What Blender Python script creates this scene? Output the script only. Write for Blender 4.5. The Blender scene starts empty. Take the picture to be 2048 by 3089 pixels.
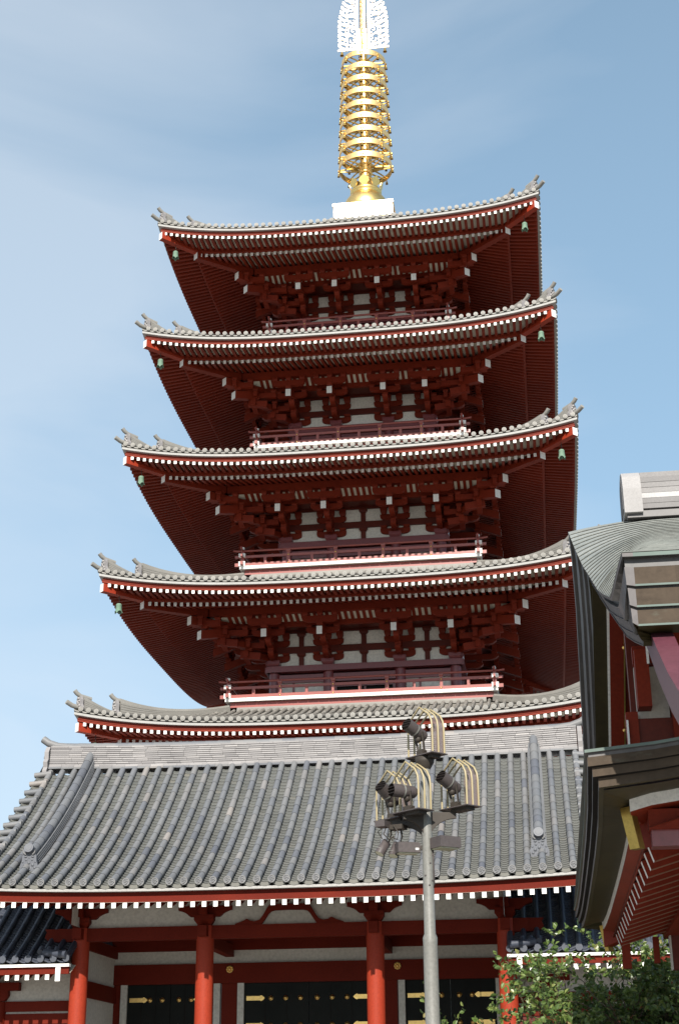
import bpy, bmesh, math, random
from mathutils import Vector, Matrix
random.seed(7)
C = bpy.context.scene.collection
EYE = 1.6
rad = math.radians

# ------------------------------------------------------------------ materials
MATS = {}
def new_mat(name):
    m = bpy.data.materials.new(name); m.use_nodes = True
    nt = m.node_tree; b = nt.nodes['Principled BSDF']
    MATS[name] = m
    return m, nt, b
def nd(nt, t, **kw):
    n = nt.nodes.new(t)
    for k, v in kw.items(): setattr(n, k, v)
    return n
def noise(nt, scale, detail=4, rough=.55, stretch=None):
    tc = nd(nt, 'ShaderNodeTexCoord')
    n = nd(nt, 'ShaderNodeTexNoise'); n.inputs['Scale'].default_value = scale
    n.inputs['Detail'].default_value = detail; n.inputs['Roughness'].default_value = rough
    if stretch:
        mp = nd(nt, 'ShaderNodeMapping'); mp.inputs['Scale'].default_value = stretch
        nt.links.new(tc.outputs['Object'], mp.inputs['Vector']); nt.links.new(mp.outputs['Vector'], n.inputs['Vector'])
    else:
        nt.links.new(tc.outputs['Object'], n.inputs['Vector'])
    return n
def ramp(nt, src, stops):
    r = nd(nt, 'ShaderNodeValToRGB')
    el = r.color_ramp.elements
    while len(el) < len(stops): el.new(.5)
    for e, (p, c) in zip(el, stops):
        e.position = p; e.color = (*c, 1)
    nt.links.new(src, r.inputs['Fac'])
    return r
def mixc(nt, a, b, fac, mode='MIX'):
    m = nd(nt, 'ShaderNodeMix', data_type='RGBA', blend_type=mode)
    for sock, v in ((m.inputs[6], a), (m.inputs[7], b), (m.inputs[0], fac)):
        if hasattr(v, 'links'): nt.links.new(v, sock)
        elif isinstance(v, (int, float)): sock.default_value = v
        else: sock.default_value = (*v, 1)
    return m.outputs[2]
def bump(nt, b, src, strength, dist=.02):
    bp = nd(nt, 'ShaderNodeBump'); bp.inputs['Strength'].default_value = strength; bp.inputs['Distance'].default_value = dist
    nt.links.new(src, bp.inputs['Height']); nt.links.new(bp.outputs['Normal'], b.inputs['Normal'])
def paint(name, c0, c1, scale=1.3, rough=.5, spec=.4, bmp=.0, metallic=0, fine=0, tone=0.0, coat=0):
    """mottled painted / mineral surface; tone adds piece-to-piece variation"""
    m, nt, b = new_mat(name)
    n = noise(nt, scale, 6, .6)
    col = ramp(nt, n.outputs['Fac'], [(.3, c0), (.7, c1)]).outputs['Color']
    if fine:
        n2 = noise(nt, fine, 3, .7)
        g = ramp(nt, n2.outputs['Fac'], [(.25, (.78,)*3), (.6, (1.06,)*3)]).outputs['Color']
        col = mixc(nt, col, g, 1.0, 'MULTIPLY')
    if tone:
        at = nd(nt, 'ShaderNodeAttribute', attribute_name='tone')
        g = ramp(nt, at.outputs['Fac'], [(0, (1-tone,)*3), (1, (1+tone,)*3)]).outputs['Color']
        col = mixc(nt, col, g, 1.0, 'MULTIPLY')
    nt.links.new(col, b.inputs['Base Color'])
    b.inputs['Roughness'].default_value = rough; b.inputs['Metallic'].default_value = metallic
    b.inputs['Specular IOR Level'].default_value = spec
    if coat: b.inputs['Coat Weight'].default_value = coat; b.inputs['Coat Roughness'].default_value = .25
    if bmp: bump(nt, b, (n2 if fine else n).outputs['Fac'], bmp)
    return m
def tile_mat(name, stops, rough=.55, fine=60, grime=(.62, 1.05)):
    """fired roof tile: every tile has its own tone, plus speckle and broad weathering"""
    m, nt, b = new_mat(name)
    at = nd(nt, 'ShaderNodeAttribute', attribute_name='tone')
    col = ramp(nt, at.outputs['Fac'], stops).outputs['Color']
    n1 = noise(nt, .9, 5, .6); n2 = noise(nt, fine, 3, .7)
    g = ramp(nt, n1.outputs['Fac'], [(.3, (grime[0]+.2,)*3), (.65, (1.05,)*3)]).outputs['Color']
    col = mixc(nt, col, g, 1.0, 'MULTIPLY')
    g = ramp(nt, n2.outputs['Fac'], [(.3, (.86,)*3), (.7, (1.07,)*3)]).outputs['Color']
    col = mixc(nt, col, g, 1.0, 'MULTIPLY')
    nt.links.new(col, b.inputs['Base Color'])
    b.inputs['Roughness'].default_value = rough; b.inputs['Specular IOR Level'].default_value = .45
    bump(nt, b, n2.outputs['Fac'], .12, .006)
    return m

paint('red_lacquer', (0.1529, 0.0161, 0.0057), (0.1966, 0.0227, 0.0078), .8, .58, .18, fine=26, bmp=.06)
paint('red_sunlit', (0.264, 0.0276, 0.0108), (0.3, 0.036, 0.0144), .9, .55, .2, fine=30, bmp=.05)  # the red lightened: sunlight put into the colour of columns and hip rafters
paint('red_purple_sheen', (.085, .026, .038), (.12, .038, .052), .8, .4, .4, fine=18)  # red lacquer board, its purplish sky sheen painted into the base colour
paint('gate_red_shaded', (.100, .0085, .003), (.135, .0125, .0042), .8, .62, .12, fine=26, bmp=.06)  # tower red darkened, the hall's deeper shade is put into the colour
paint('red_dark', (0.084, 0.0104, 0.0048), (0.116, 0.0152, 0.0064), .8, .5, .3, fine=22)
paint('red_sky_sheen', (.16, .032, .035), (.20, .043, .045), .8, .35, .55, fine=20, coat=.3)  # red lacquer in shade, bluish sky reflection painted into the colour
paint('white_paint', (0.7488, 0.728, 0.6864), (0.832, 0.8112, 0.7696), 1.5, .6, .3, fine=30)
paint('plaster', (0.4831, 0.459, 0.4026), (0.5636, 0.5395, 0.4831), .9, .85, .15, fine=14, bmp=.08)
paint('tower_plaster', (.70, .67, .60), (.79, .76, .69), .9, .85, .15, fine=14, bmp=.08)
paint('soffit_white', (0.616, 0.5712, 0.4704), (0.7392, 0.6944, 0.5824), 1.2, .8, .15)
paint('dark_gap', (.012, .010, .009), (.02, .017, .015), 1, .9, .1)  # tile joints and seams; also painted as shade in eave recesses
paint('gold', (.86, .55, .16), (1.0, .70, .28), 1.2, .36, .5, metallic=1, fine=14, bmp=.12)
paint('gold_leaf_bright', (.95, .68, .40), (1.0, .80, .55), 1.2, .42, .5, metallic=1, fine=14)
paint('gold_deep', (.42, .27, .07), (.56, .37, .11), 1.2, .5, .5, metallic=.85, fine=14)
paint('gold_band', (.88, .58, .22), (.95, .68, .33), 1.2, .52, .5, metallic=1, fine=14)
paint('brass', (0.425, 0.2805, 0.068), (0.561, 0.3825, 0.102), 2, .35, .5, metallic=.9, fine=30)
paint('bronze_green', (0.1104, 0.1863, 0.1311), (0.1656, 0.2484, 0.1794), 4, .7, .3, fine=40)
paint('door_black', (.006, .007, .006), (.012, .013, .011), 1, .6, .12)
paint('pole_paint', (0.155, 0.1519, 0.1364), (0.1829, 0.1798, 0.1643), 1.4, .5, .35, fine=24, bmp=.04)
paint('lamp_brown', (0.0585, 0.0473, 0.045), (0.0765, 0.063, 0.0608), 2, .5, .4, fine=30)
paint('lamp_dark', (.03, .025, .02), (.05, .04, .032), 2, .6, .3)
paint('cage_cream', (0.31, 0.25, 0.135), (0.35, 0.29, 0.17), 2, .42, .4)
paint('lamp_glass', (.02, .02, .02), (.04, .04, .035), 2, .12, .6)
paint('lamp_lens', (.42, .40, .28), (.5, .48, .34), 2, .3, .5)
paint('tan_edge', (0.192, 0.096, 0.056), (0.24, 0.128, 0.076), 2, .5, .3)
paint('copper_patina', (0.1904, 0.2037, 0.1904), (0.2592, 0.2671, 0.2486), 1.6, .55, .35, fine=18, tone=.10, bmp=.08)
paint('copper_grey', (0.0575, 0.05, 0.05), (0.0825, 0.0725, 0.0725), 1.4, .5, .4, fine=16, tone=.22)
paint('fascia_white_shaded', (0.308, 0.2988, 0.2803), (0.3573, 0.348, 0.3296), 1.5, .65, .3, fine=30)  # white paint darkened, partial shade on the strip put into its colour
paint('copper_dark', (.060, .056, .055), (.10, .092, .09), 1.6, .45, .45, fine=18, tone=.2)  # copper with shade put into the colour, for recesses and shaded edges
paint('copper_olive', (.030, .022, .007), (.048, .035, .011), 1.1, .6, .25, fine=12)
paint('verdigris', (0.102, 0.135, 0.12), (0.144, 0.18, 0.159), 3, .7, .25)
paint('bark', (.07, .05, .035), (.12, .09, .06), 6, .85, .15, fine=40)
tile_mat('gate_tile', [(0, (0.1002, 0.1053, 0.1226)), (.35, (0.1361, 0.1404, 0.1498)), (.6, (0.1611, 0.1615, 0.1634)), (.85, (0.1898, 0.1825, 0.1784)), (1, (0.2363, 0.2141, 0.1975))])
tile_mat('pan_tile', [(0, (0.0794, 0.0819, 0.0738)), (.4, (0.106, 0.1092, 0.1011)), (.7, (0.1218, 0.1229, 0.1108)), (1, (0.1747, 0.1583, 0.1249))])
tile_mat('noshi_tile', [(0, (0.1685, 0.158, 0.158)), (.4, (0.2387, 0.2246, 0.2211)), (.7, (0.2948, 0.2773, 0.2703)), (1, (0.3791, 0.3545, 0.3405))])
tile_mat('tower_tile', [(0, (0.1638, 0.156, 0.1388)), (.5, (0.2223, 0.2106, 0.1888)), (1, (0.2886, 0.2746, 0.248))], rough=.6, fine=40)
tile_mat('corridor_tile_shaded', [(0, (0.0292, 0.0358, 0.052)), (.5, (0.0455, 0.052, 0.0715)), (1, (0.078, 0.0845, 0.0975))], rough=.5)  # tile darkened: shadow of the gate eave is painted into the tones
tile_mat('ridge_slab', [(0, (0.1285, 0.121, 0.1172)), (.4, (0.2041, 0.1928, 0.189)), (.75, (0.2873, 0.2722, 0.2646)), (1, (0.4687, 0.4536, 0.446))], rough=.7)

def stained_copper(name, dark, base, green):
    m, nt, b = new_mat(name)
    n = noise(nt, 2.2, 7, .65, (1, 1, 2.5)); n2 = noise(nt, 9, 5, .7)
    col = ramp(nt, n.outputs['Fac'], [(.28, dark), (.45, base), (.62, base), (.74, green)]).outputs['Color']
    g = ramp(nt, n2.outputs['Fac'], [(.3, (.75,)*3), (.65, (1.08,)*3)]).outputs['Color']
    at = nd(nt, 'ShaderNodeAttribute', attribute_name='tone')
    g2 = ramp(nt, at.outputs['Fac'], [(0, (.82,)*3), (1, (1.18,)*3)]).outputs['Color']
    col = mixc(nt, mixc(nt, col, g, 1.0, 'MULTIPLY'), g2, 1.0, 'MULTIPLY')
    nt.links.new(col, b.inputs['Base Color']); b.inputs['Roughness'].default_value = .72; b.inputs['Specular IOR Level'].default_value = .18
    bump(nt, b, n2.outputs['Fac'], .12)
stained_copper('copper_brown', (.030, .021, .014), (.062, .045, .031), (.085, .080, .060))
def leaf_mat():
    m, nt, b = new_mat('leaf')
    at = nd(nt, 'ShaderNodeAttribute', attribute_name='tone')
    col = ramp(nt, at.outputs['Fac'], [(0, (.035, .065, .016)), (.5, (.095, .15, .034)), (.85, (.18, .225, .06)), (1, (.29, .25, .10))]).outputs['Color']
    nt.links.new(col, b.inputs['Base Color']); b.inputs['Roughness'].default_value = .38
    b.inputs['Specular IOR Level'].default_value = .5
    tr = nd(nt, 'ShaderNodeBsdfTranslucent'); nt.links.new(col, tr.inputs['Color'])
    mx = nd(nt, 'ShaderNodeMixShader'); mx.inputs[0].default_value = .25
    out = nt.nodes['Material Output']
    nt.links.new(b.outputs[0], mx.inputs[1]); nt.links.new(tr.outputs[0], mx.inputs[2]); nt.links.new(mx.outputs[0], out.inputs['Surface'])
leaf_mat()
def ground_mat():
    m, nt, b = new_mat('paving')
    tc = nd(nt, 'ShaderNodeTexCoord')
    br = nd(nt, 'ShaderNodeTexBrick'); br.inputs['Scale'].default_value = 1.6
    br.inputs['Color1'].default_value = (.27, .255, .23, 1); br.inputs['Color2'].default_value = (.31, .295, .265, 1); br.inputs['Mortar'].default_value = (.2, .19, .17, 1)
    br.inputs['Mortar Size'].default_value = .01
    nt.links.new(tc.outputs['Object'], br.inputs['Vector'])
    n = noise(nt, .5, 6, .6)
    g = ramp(nt, n.outputs['Fac'], [(.3, (.8,)*3), (.7, (1.1,)*3)]).outputs['Color']
    nt.links.new(mixc(nt, br.outputs['Color'], g, 1.0, 'MULTIPLY'), b.inputs['Base Color']); b.inputs['Roughness'].default_value = .8
ground_mat()
def mesh_shield_mat():
    """perforated steel sheet: round holes on a staggered grid"""
    m, nt, b = new_mat('perforated_steel')
    tc = nd(nt, 'ShaderNodeTexCoord')
    vo = nd(nt, 'ShaderNodeTexVoronoi'); vo.inputs['Scale'].default_value = 55; vo.inputs['Randomness'].default_value = 0.0
    mp = nd(nt, 'ShaderNodeMapping'); mp.inputs['Rotation'].default_value = (0, 0, rad(45))
    uv = nd(nt, 'ShaderNodeUVMap')
    nt.links.new(uv.outputs[0], mp.inputs['Vector']); nt.links.new(mp.outputs[0], vo.inputs['Vector'])
    vo.voronoi_dimensions = '2D'
    lt = nd(nt, 'ShaderNodeMath', operation='GREATER_THAN'); lt.inputs[1].default_value = .27
    nt.links.new(vo.outputs['Distance'], lt.inputs[0])
    nt.links.new(lt.outputs[0], b.inputs['Alpha'])
    b.inputs['Base Color'].default_value = (.22, .17, .16, 1); b.inputs['Roughness'].default_value = .45; b.inputs['Metallic'].default_value = .2
mesh_shield_mat()

# ------------------------------------------------------------------ mesh builder
def V3(*a): return Vector(a)
class MB:
    def __init__(s): s.v = []; s.f = []; s.m = []; s.t = []; s.sm = []; s.names = []
    def mi(s, name):
        if name not in s.names: s.names.append(name)
        return s.names.index(name)
    def face(s, pts, mat, tone=.5, smooth=False):
        i = len(s.v); s.v += [tuple(p) for p in pts]; s.f.append(tuple(range(i, i+len(pts)))); s.m.append(s.mi(mat)); s.t.append(tone); s.sm.append(smooth)
    def grid(s, rows, mat, tone=.5, smooth=True, close=False):
        """rows: list of equal length point lists"""
        i = len(s.v); n = len(rows[0])
        for r in rows: s.v += [tuple(p) for p in r]
        k = s.mi(mat)
        for a in range(len(rows)-1):
            for b in range(n if close else n-1):
                c = (b+1) % n
                s.f.append((i+a*n+b, i+a*n+c, i+(a+1)*n+c, i+(a+1)*n+b)); s.m.append(k)
                s.t.append(tone[a] if isinstance(tone, list) else tone); s.sm.append(smooth)
    def hexa(s, a, b, mat, ma=None, mb=None, tone=.5):
        """a, b: matching 4-point loops -> closed box; ma / mb: end materials"""
        s.face(a[::-1], ma or mat, tone); s.face(b, mb or mat, tone)
        for i in range(4):
            j = (i+1) % 4
            s.face([a[i], a[j], b[j], b[i]], mat, tone)
    def box(s, c, d, mat, tone=.5, front=None, rz=0):
        x, y, z = c; a, b, h = d[0]/2, d[1]/2, d[2]/2
        R = Matrix.Rotation(rz, 3, 'Z') if rz else None
        def P(i, j, k):
            p = Vector((i*a, j*b, k*h))
            if R: p = R @ p
            return (x+p[0], y+p[1], z+p[2])
        f = [P(-1,-1,-1), P(1,-1,-1), P(1,-1,1), P(-1,-1,1)]; g = [P(-1,1,-1), P(1,1,-1), P(1,1,1), P(-1,1,1)]
        s.hexa(f, g, mat, ma=front, tone=tone)
    def b2(s, lo, hi, mat, **k):
        s.box([(lo[i]+hi[i])/2 for i in range(3)], [hi[i]-lo[i] for i in range(3)], mat, **k)
    def beam(s, p, q, w, h, mat, mp=None, mq=None, up=(0, 0, 1), tone=.5, plumb=False):
        p = Vector(p); q = Vector(q); d = (q-p).normalized(); u = Vector(up)
        sd = d.cross(u).normalized(); u2 = Vector(up).normalized() if plumb else sd.cross(d).normalized()
        L = lambda c: [c - sd*w/2 - u2*h/2, c + sd*w/2 - u2*h/2, c + sd*w/2 + u2*h/2, c - sd*w/2 + u2*h/2]
        s.hexa(L(p), L(q), mat, mp, mq, tone)
    def tube(s, path, r, mat, n=8, cap=True, capmat=None, tone=.5, up=(0, 0, 1), flat=1.0):
        path = [Vector(p) for p in path]; rows = []
        rr = r if isinstance(r, (list, tuple)) else [r]*len(path)
        for i, p in enumerate(path):
            d = (path[min(i+1, len(path)-1)] - path[max(i-1, 0)]).normalized()
            u = Vector(up)
            if abs(d.dot(u)) > .97: u = Vector((1, 0, 0)) if abs(d.x) < .9 else Vector((0, 1, 0))
            a = d.cross(u).normalized(); b = a.cross(d).normalized()
            rows.append([p + a*math.cos(2*math.pi*k/n)*rr[i] + b*math.sin(2*math.pi*k/n)*rr[i]*flat for k in range(n)])
        s.grid(rows, mat, tone, True, True)
        if cap:
            s.face(rows[0][::-1], capmat or mat, tone); s.face(rows[-1], capmat or mat, tone)
    def lathe(s, prof, mat, c=(0, 0, 0), n=24, tone=.5, a0=0, a1=2*math.pi, sharp=False):
        if sharp:
            for k in range(len(prof)-1): s.lathe(prof[k:k+2], mat, c, n, tone, a0, a1)
            return
        full = abs(a1-a0-2*math.pi) < 1e-6
        k = n if full else n+1
        rows = [[(c[0]+r*math.cos(a0+(a1-a0)*i/n), c[1]+r*math.sin(a0+(a1-a0)*i/n), c[2]+z) for i in range(k)] for r, z in prof]
        s.grid(rows, mat, tone, True, full)
    def ball(s, c, r, mat, n=8, tone=.5, sz=1.0):
        s.lathe([(max(r*math.sin(math.pi*i/n), 1e-4), -r*sz*math.cos(math.pi*i/n)) for i in range(n+1)], mat, c, max(8, n), tone)
    def prism(s, poly, O, A, B, D, mat, side=None, tone=.5, back=True):
        """polygon (a, b) in plane O + aA + bB, extruded by vector D"""
        O, A, B, D = map(Vector, (O, A, B, D))
        f = [O + A*a + B*b for a, b in poly]; g = [p + D for p in f]
        s.face(f, mat, tone)
        if back: s.face(g[::-1], mat, tone)
        for i in range(len(f)):
            j = (i+1) % len(f)
            s.face([f[i], f[j], g[j], g[i]], side or mat, tone)
    def sweep(s, prof, path, S, U, mat, tone=.5, cap=True, closed=True, smooth=False, tones=None):
        """profile (a, b) carried along path with side vectors S and up vectors U"""
        rows = []
        for i, p in enumerate(path):
            a = Vector(S[i] if isinstance(S, list) else S); b = Vector(U[i] if isinstance(U, list) else U)
            rows.append([Vector(p) + a*x + b*y for x, y in prof])
        if closed:
            for j in range(len(prof)):
                l = (j+1) % len(prof)
                s.grid([[r[j], r[l]] for r in rows], mat, tones or tone, smooth)
            if cap: s.face(rows[0][::-1], mat, tone); s.face(rows[-1], mat, tone)
        else: s.grid(rows, mat, tones or tone, smooth)
    def rot4(s):
        """turn one side into all four"""
        n = len(s.v); v0, f0, m0, t0, s0 = list(s.v), list(s.f), list(s.m), list(s.t), list(s.sm)
        for k, (c, q) in enumerate(((0, 1), (-1, 0), (0, -1)), 1):
            s.v += [(x*c-y*q, x*q+y*c, z) for x, y, z in v0]
            s.f += [tuple(i+n*k for i in f) for f in f0]; s.m += m0; s.t += t0; s.sm += s0
        return s
    def mesh(s, name, fix=False, scale=1.0):
        me = bpy.data.meshes.new(name)
        vv = s.v if scale == 1.0 else [(a*scale, b*scale, c*scale) for a, b, c in s.v]
        me.from_pydata(vv, [], s.f)
        for n in s.names: me.materials.append(MATS[n])
        me.polygons.foreach_set('material_index', s.m); me.polygons.foreach_set('use_smooth', s.sm)
        at = me.attributes.new('tone', 'FLOAT', 'FACE'); at.data.foreach_set('value', s.t)
        if fix:
            bm = bmesh.new(); bm.from_mesh(me)
            bmesh.ops.remove_doubles(bm, verts=bm.verts, dist=1e-5) if fix == 'weld' else None
            bmesh.ops.recalc_face_normals(bm, faces=bm.faces); bm.to_mesh(me); bm.free()
        me.update()
        return me
    def build(s, name, parent=None, loc=(0, 0, 0), rz=0, fix=False, scale=1.0):
        return link(name, s.mesh(name, fix, scale), parent, loc, rz)
def link(name, me, parent=None, loc=(0, 0, 0), rz=0):
    o = bpy.data.objects.new(name, me); C.objects.link(o)
    o.location = loc; o.rotation_euler = (0, 0, rz)
    if parent: o.parent = parent
    return o
def thing(name, label, cat, loc=(0, 0, 0), rz=0, group=None):
    o = bpy.data.objects.new(name, None); C.objects.link(o); o.location = loc; o.rotation_euler = (0, 0, rz)
    o.empty_display_size = .3
    return tag(o, label, cat, group)
def tag(o, label=None, cat=None, group=None, kind=None):
    if label: o['label'] = label
    if cat: o['category'] = cat
    if group: o['group'] = group
    if kind: o['kind'] = kind
    return o
def copy_tree(o, parent=None):
    c = o.copy(); C.objects.link(c)
    if parent: c.parent = parent
    for ch in list(o.children): copy_tree(ch, c)
    return c
def four(name, me, parent, extra=0):
    """the same side mesh on the four sides of the tower"""
    return [link(name, me, parent, (0, 0, 0), i*math.pi/2) for i in range(4)]
def lerp(a, b, t): return a + (b-a)*t
def clamp(x, a=0., b=1.): return max(a, min(b, x))
rnd = random.random
def tt(): return clamp(random.gauss(.5, .2))

# ================================================================== PAGODA
PX, PY = -5.72, 52.0
W_ = [8.54, 8.12, 7.69, 7.29, 6.975]
E_ = [10.87, 15.60, 20.32, 25.01, 29.66]
COLS = [(1.4, 3.5), (1.25, 3.15), (1.16, 2.79), (.98, 2.5), (.81, 2.2)]
BW = [None, 4.533, 4.186, 3.805, 3.44]
BH = [None, 13.475, 18.342, 23.156, 27.956]
RISE = .60
pagoda = thing('pagoda', 'tall vermilion five storey pagoda with grey tiled roofs and a golden ringed spire', 'pagoda', (PX, PY, 0))

def lift(u, o, w):
    return RISE*(min(abs(u)/w, 1.05)**3.2)*clamp((o-(w-2.87))/2.87, 0, 1.15)

def storey(i):
    w, E = W_[i], E_[i]+EYE
    ci, co = COLS[i]; b = co+.2
    op = w-2.87; PJ = op-b
    Pt = lambda u, o, z: (u, -o, z)
    # ---------------- tiled roof, one side
    re = w+.01; ze = E+.135
    if i < 4: ri, zi, k1 = BW[i+1]-.14, BH[i+1]-1.10+EYE, .72
    else: ri, zi, k1 = 1.12, 33.62+EYE, .40
    def zr(o):
        s = (re-o)/(re-ri)
        return ze+(zi-ze)*(k1*s+(1-k1)*s*s)
    def tl(u, o): return RISE*(min(abs(u)/w, 1.06)**3.2)*clamp((o-ri)/(re-ri))
    p = .252; N = int(re/p)
    m = MB()
    for j in range(-N-1, N+1):
        u0, u1 = max(j*p, -re), min((j+1)*p, re)
        lo = max(ri, min(abs(u0), abs(u1)))
        if u1 <= u0+.01 or lo > re-.02: continue
        rows = []; tn = []
        K = 7
        for k in range(K+1):
            o = lerp(re, lo, k/K); r = []
            for q in (0, .33, .67, 1):
                u = lerp(u0, u1, q); dz = -.03 if 0 < q < 1 else 0
                r.append(Pt(u, o, zr(o)+tl(u, o)+dz))
            rows.append(r); tn.append(tt())
        m.grid(rows, 'tower_tile', tn, False)
        lip = [Vector(v)+Vector((0, 0, -.04)) for v in rows[0]]
        m.grid([rows[0], lip], 'tower_tile', .8, False)
        m.grid([lip, [Vector(v)+Vector((0, .16, -.005)) for v in lip]], 'tower_tile', .3, False)
    for j in range(-N, N+1):
        u = j*p; lo = max(ri, abs(u))
        if lo > re-.05: continue
        K = max(2, int((re-lo)/.45)); path = []
        for k in range(K+1):
            o = lerp(re+.012, lo, k/K); path.append(Pt(u, o, zr(o)+tl(u, o)+.035))
        for k in range(K):
            m.tube(path[k:k+2], [.066, .062], 'tower_tile', 8, False, tone=tt())
        q = Vector(path[0])
        m.tube([q+Vector((0, -.025, 0)), q+Vector((0, .05, 0))], .078, 'tower_tile', 14, True, tone=.85)
        m.tube([q+Vector((0, -.034, 0)), q+Vector((0, -.02, 0))], .05, 'tower_tile', 12, True, tone=.55)
    # flat course of ridge tiles where the slope meets the balcony
    for k in range(3):
        m.b2((-ri-.16+.03*k, -ri-.16+.03*k, zi-.06+.06*k), (ri+.16-.03*k, -ri+.2, zi-.01+.06*k), 'tower_tile', tone=.35+.2*k)
    roof = m.rot4().build('roof', pagoda)
    tag(roof, ['lowest and widest tiled roof of the tower', 'second tiled roof from the bottom', 'middle tiled roof of the five', 'fourth tiled roof, under the top one', 'topmost tiled roof below the spire'][i])
    # ---------------- hip ridges and ridge-end ornaments (corner right-front, then turned)
    S = Vector((1, 1, 0)).normalized(); DG = Vector((1, -1, 0)).normalized()
    def surf(s): return zr(s)+tl(s, s)
    def ridge(s0, s1, h0, h1, hw, pw):
        n = 12; path = []; Us = []
        for k in range(n+1):
            t = k/n; s = lerp(s0, s1, t); path.append((s, -s, surf(s)-.02)); Us.append((0, 0, h0+(h1-h0)*t**pw))
        prof = [(-hw, 0), (hw, 0)]; lay = 6
        for l in range(lay):
            a = hw*(1-.05*l); z0, z1 = l/lay*.8, (l+1)/lay*.8
            prof += [(a, z0), (a, z1-.03), (a-.022, z1-.03)]
        prof += [(hw*.55, .82), (hw*.5, .94), (hw*.25, 1.0)]
        prof += [(-x, z) for x, z in prof[:1:-1]]
        mm.sweep(prof, path, S, Us, 'tower_tile', .62)
    mm = MB()
    ridge(ri+.1, w-1.12, .26, .62, .15, 2.6)
    ridge(w-1.06, w-.20, .16, .50, .14, 1.3)
    s0 = w-.3
    mm.tube([(s0, -s0, surf(s0)+.05), (w+.06, -w-.06, surf(w)+.10), (w+.20, -w-.20, surf(w)+.19)], .075, 'tower_tile', 12, True, tone=.7)
    hr = mm.mesh('hip_ridge')
    om = MB()
    def orn(s, h):
        O = Vector((s, -s, surf(s)-.04))
        pl = [(-.20, 0), (.20, 0), (.22, .1), (.15, .22), (.155, h*.72), (.1, h*.93), (0, h), (-.1, h*.93), (-.155, h*.72), (-.15, .22), (-.22, .1)]
        om.prism(pl, O, S, (0, 0, 1), DG*.09, 'noshi_tile', tone=.45)
        F = O+DG*.10
        for a, z, r in ((-.055, h*.62, .035), (.055, h*.62, .035), (0, h*.5, .04), (-.08, h*.34, .045), (.08, h*.34, .045), (0, h*.3, .05), (-.13, .08, .05), (.13, .08, .05), (0, h*.8, .045)):
            om.ball(F+S*a+Vector((0, 0, z)), r, 'noshi_tile', 6, .75)
        tp = O+Vector((0, 0, h-.02))
        om.tube([tp-DG*.34+Vector((0, 0, -.05)), tp+DG*.04, tp+DG*.17+Vector((0, 0, .07)), tp+DG*.25+Vector((0, 0, .15))], .07, 'tower_tile', 12, True, tone=.75)
    orn(w-.16, .52); om1 = om; om = MB()
    orn(w-1.06, .60); om2 = om
    a1, a2 = om1.mesh('ridge_ornament'), om2.mesh('ridge_ornament')
    for k in range(4):
        link('hip_ridge', hr, roof, rz=k*math.pi/2)
        link('ridge_ornament', a1, roof, rz=k*math.pi/2); link('ridge_ornament', a2, roof, rz=k*math.pi/2)
    # ---------------- eave boards, one side
    m = MB(); NU = 44
    def strip(prof, mats, tone=.5):
        for a in range(len(prof)-1):
            rows = []
            for d, z in prof[a:a+2]:
                o = w-d
                rows.append([Pt(o*(2*k/NU-1), o, E+z+lift(o*(2*k/NU-1), o, w)) for k in range(NU+1)])
            m.grid(rows, mats[a], tone, False)
    strip([(.06, .10), (.06, .04), (.0, .04), (.0, -.036), (.11, -.036)], ['dark_gap', 'fascia_white_shaded', 'fascia_white_shaded', 'fascia_white_shaded'])  # recess above the white strip painted near black as shade
    strip([(.11, -.036), (.11, -.115), (.075, -.125), (.075, -.135), (.09, -.14), (.09, -.20), (.16, -.205)], ['red_lacquer']*6)
    strip([(.10, -.20), (1.16, -.02)], ['soffit_white'])
    strip([(1.30, -.02), (1.12, -.04), (1.12, -.20), (1.24, -.205)], ['red_lacquer']*3)
    strip([(1.20, -.205), (2.87, .295), (3.5, .485)], ['soffit_white']*2)
    m.rot4().build('eave_board', pagoda)
    # ---------------- rafters
    rp = .216; NR = int((w-.12)/rp)
    m = MB()
    for j in range(-NR, NR+1):
        u = j*rp; o0, o1 = w-.10, max(w-1.25, abs(u)-.02)
        if o0-o1 > .1:
            f = lambda o: (u, -o, E-.2575+.17*(w-.1-o)+lift(u, o, w))
            m.beam(f(o0), f(o1), .098, .115, 'red_lacquer', mp='white_paint', plumb=True)
    four('flying_rafters', m.mesh('flying_rafters'), pagoda)
    m = MB()
    for j in range(-NR, NR+1):
        u = j*rp; o0, o1 = w-1.2, max(w-3.3, abs(u)-.02)
        if o0-o1 > .1:
            f = lambda o: (u, -o, E-.275+.30*(w-1.2-o)+lift(u, o, w))
            m.beam(f(o0), f(o1), .098, .132, 'red_lacquer', mp='white_paint', plumb=True)
    four('base_rafters', m.mesh('base_rafters'), pagoda)
    # ---------------- hip rafters (corner)
    m = MB()
    D3 = lambda s, z: (s, -s, E+z)
    m.beam(D3(w-.09, .165), D3(w-1.4, .10), .22, .27, 'red_sunlit', mp='white_paint', plumb=True)
    m.beam(D3(w-1.17, -.13), D3(w-2.87, .03), .24, .28, 'red_lacquer', mp='white_paint', plumb=True)
    m.beam(D3(w-2.87, .03), D3(w-3.8, .30), .24, .28, 'red_lacquer', plumb=True)
    four('hip_rafter', m.mesh('hip_rafter'), pagoda)
    # ---------------- purlin, bracket ceiling
    m = MB()
    m.b2((-op, -op, E-.085), (op, -op+.2, E+.165), 'red_lacquer')
    q = b+.58*PJ
    m.b2((-q, -q, E-.32), (q, -q+.14, E-.10), 'red_lacquer')
    m.rot4().build('purlin', pagoda)
    m = MB()
    zo, zi2 = E-.03, E-.15
    m.face([(-op, -op+.2, zo), (op, -op+.2, zo), (q, -q, zi2), (-q, -q, zi2)], 'soffit_white')
    nn = int(q/.105)
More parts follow.
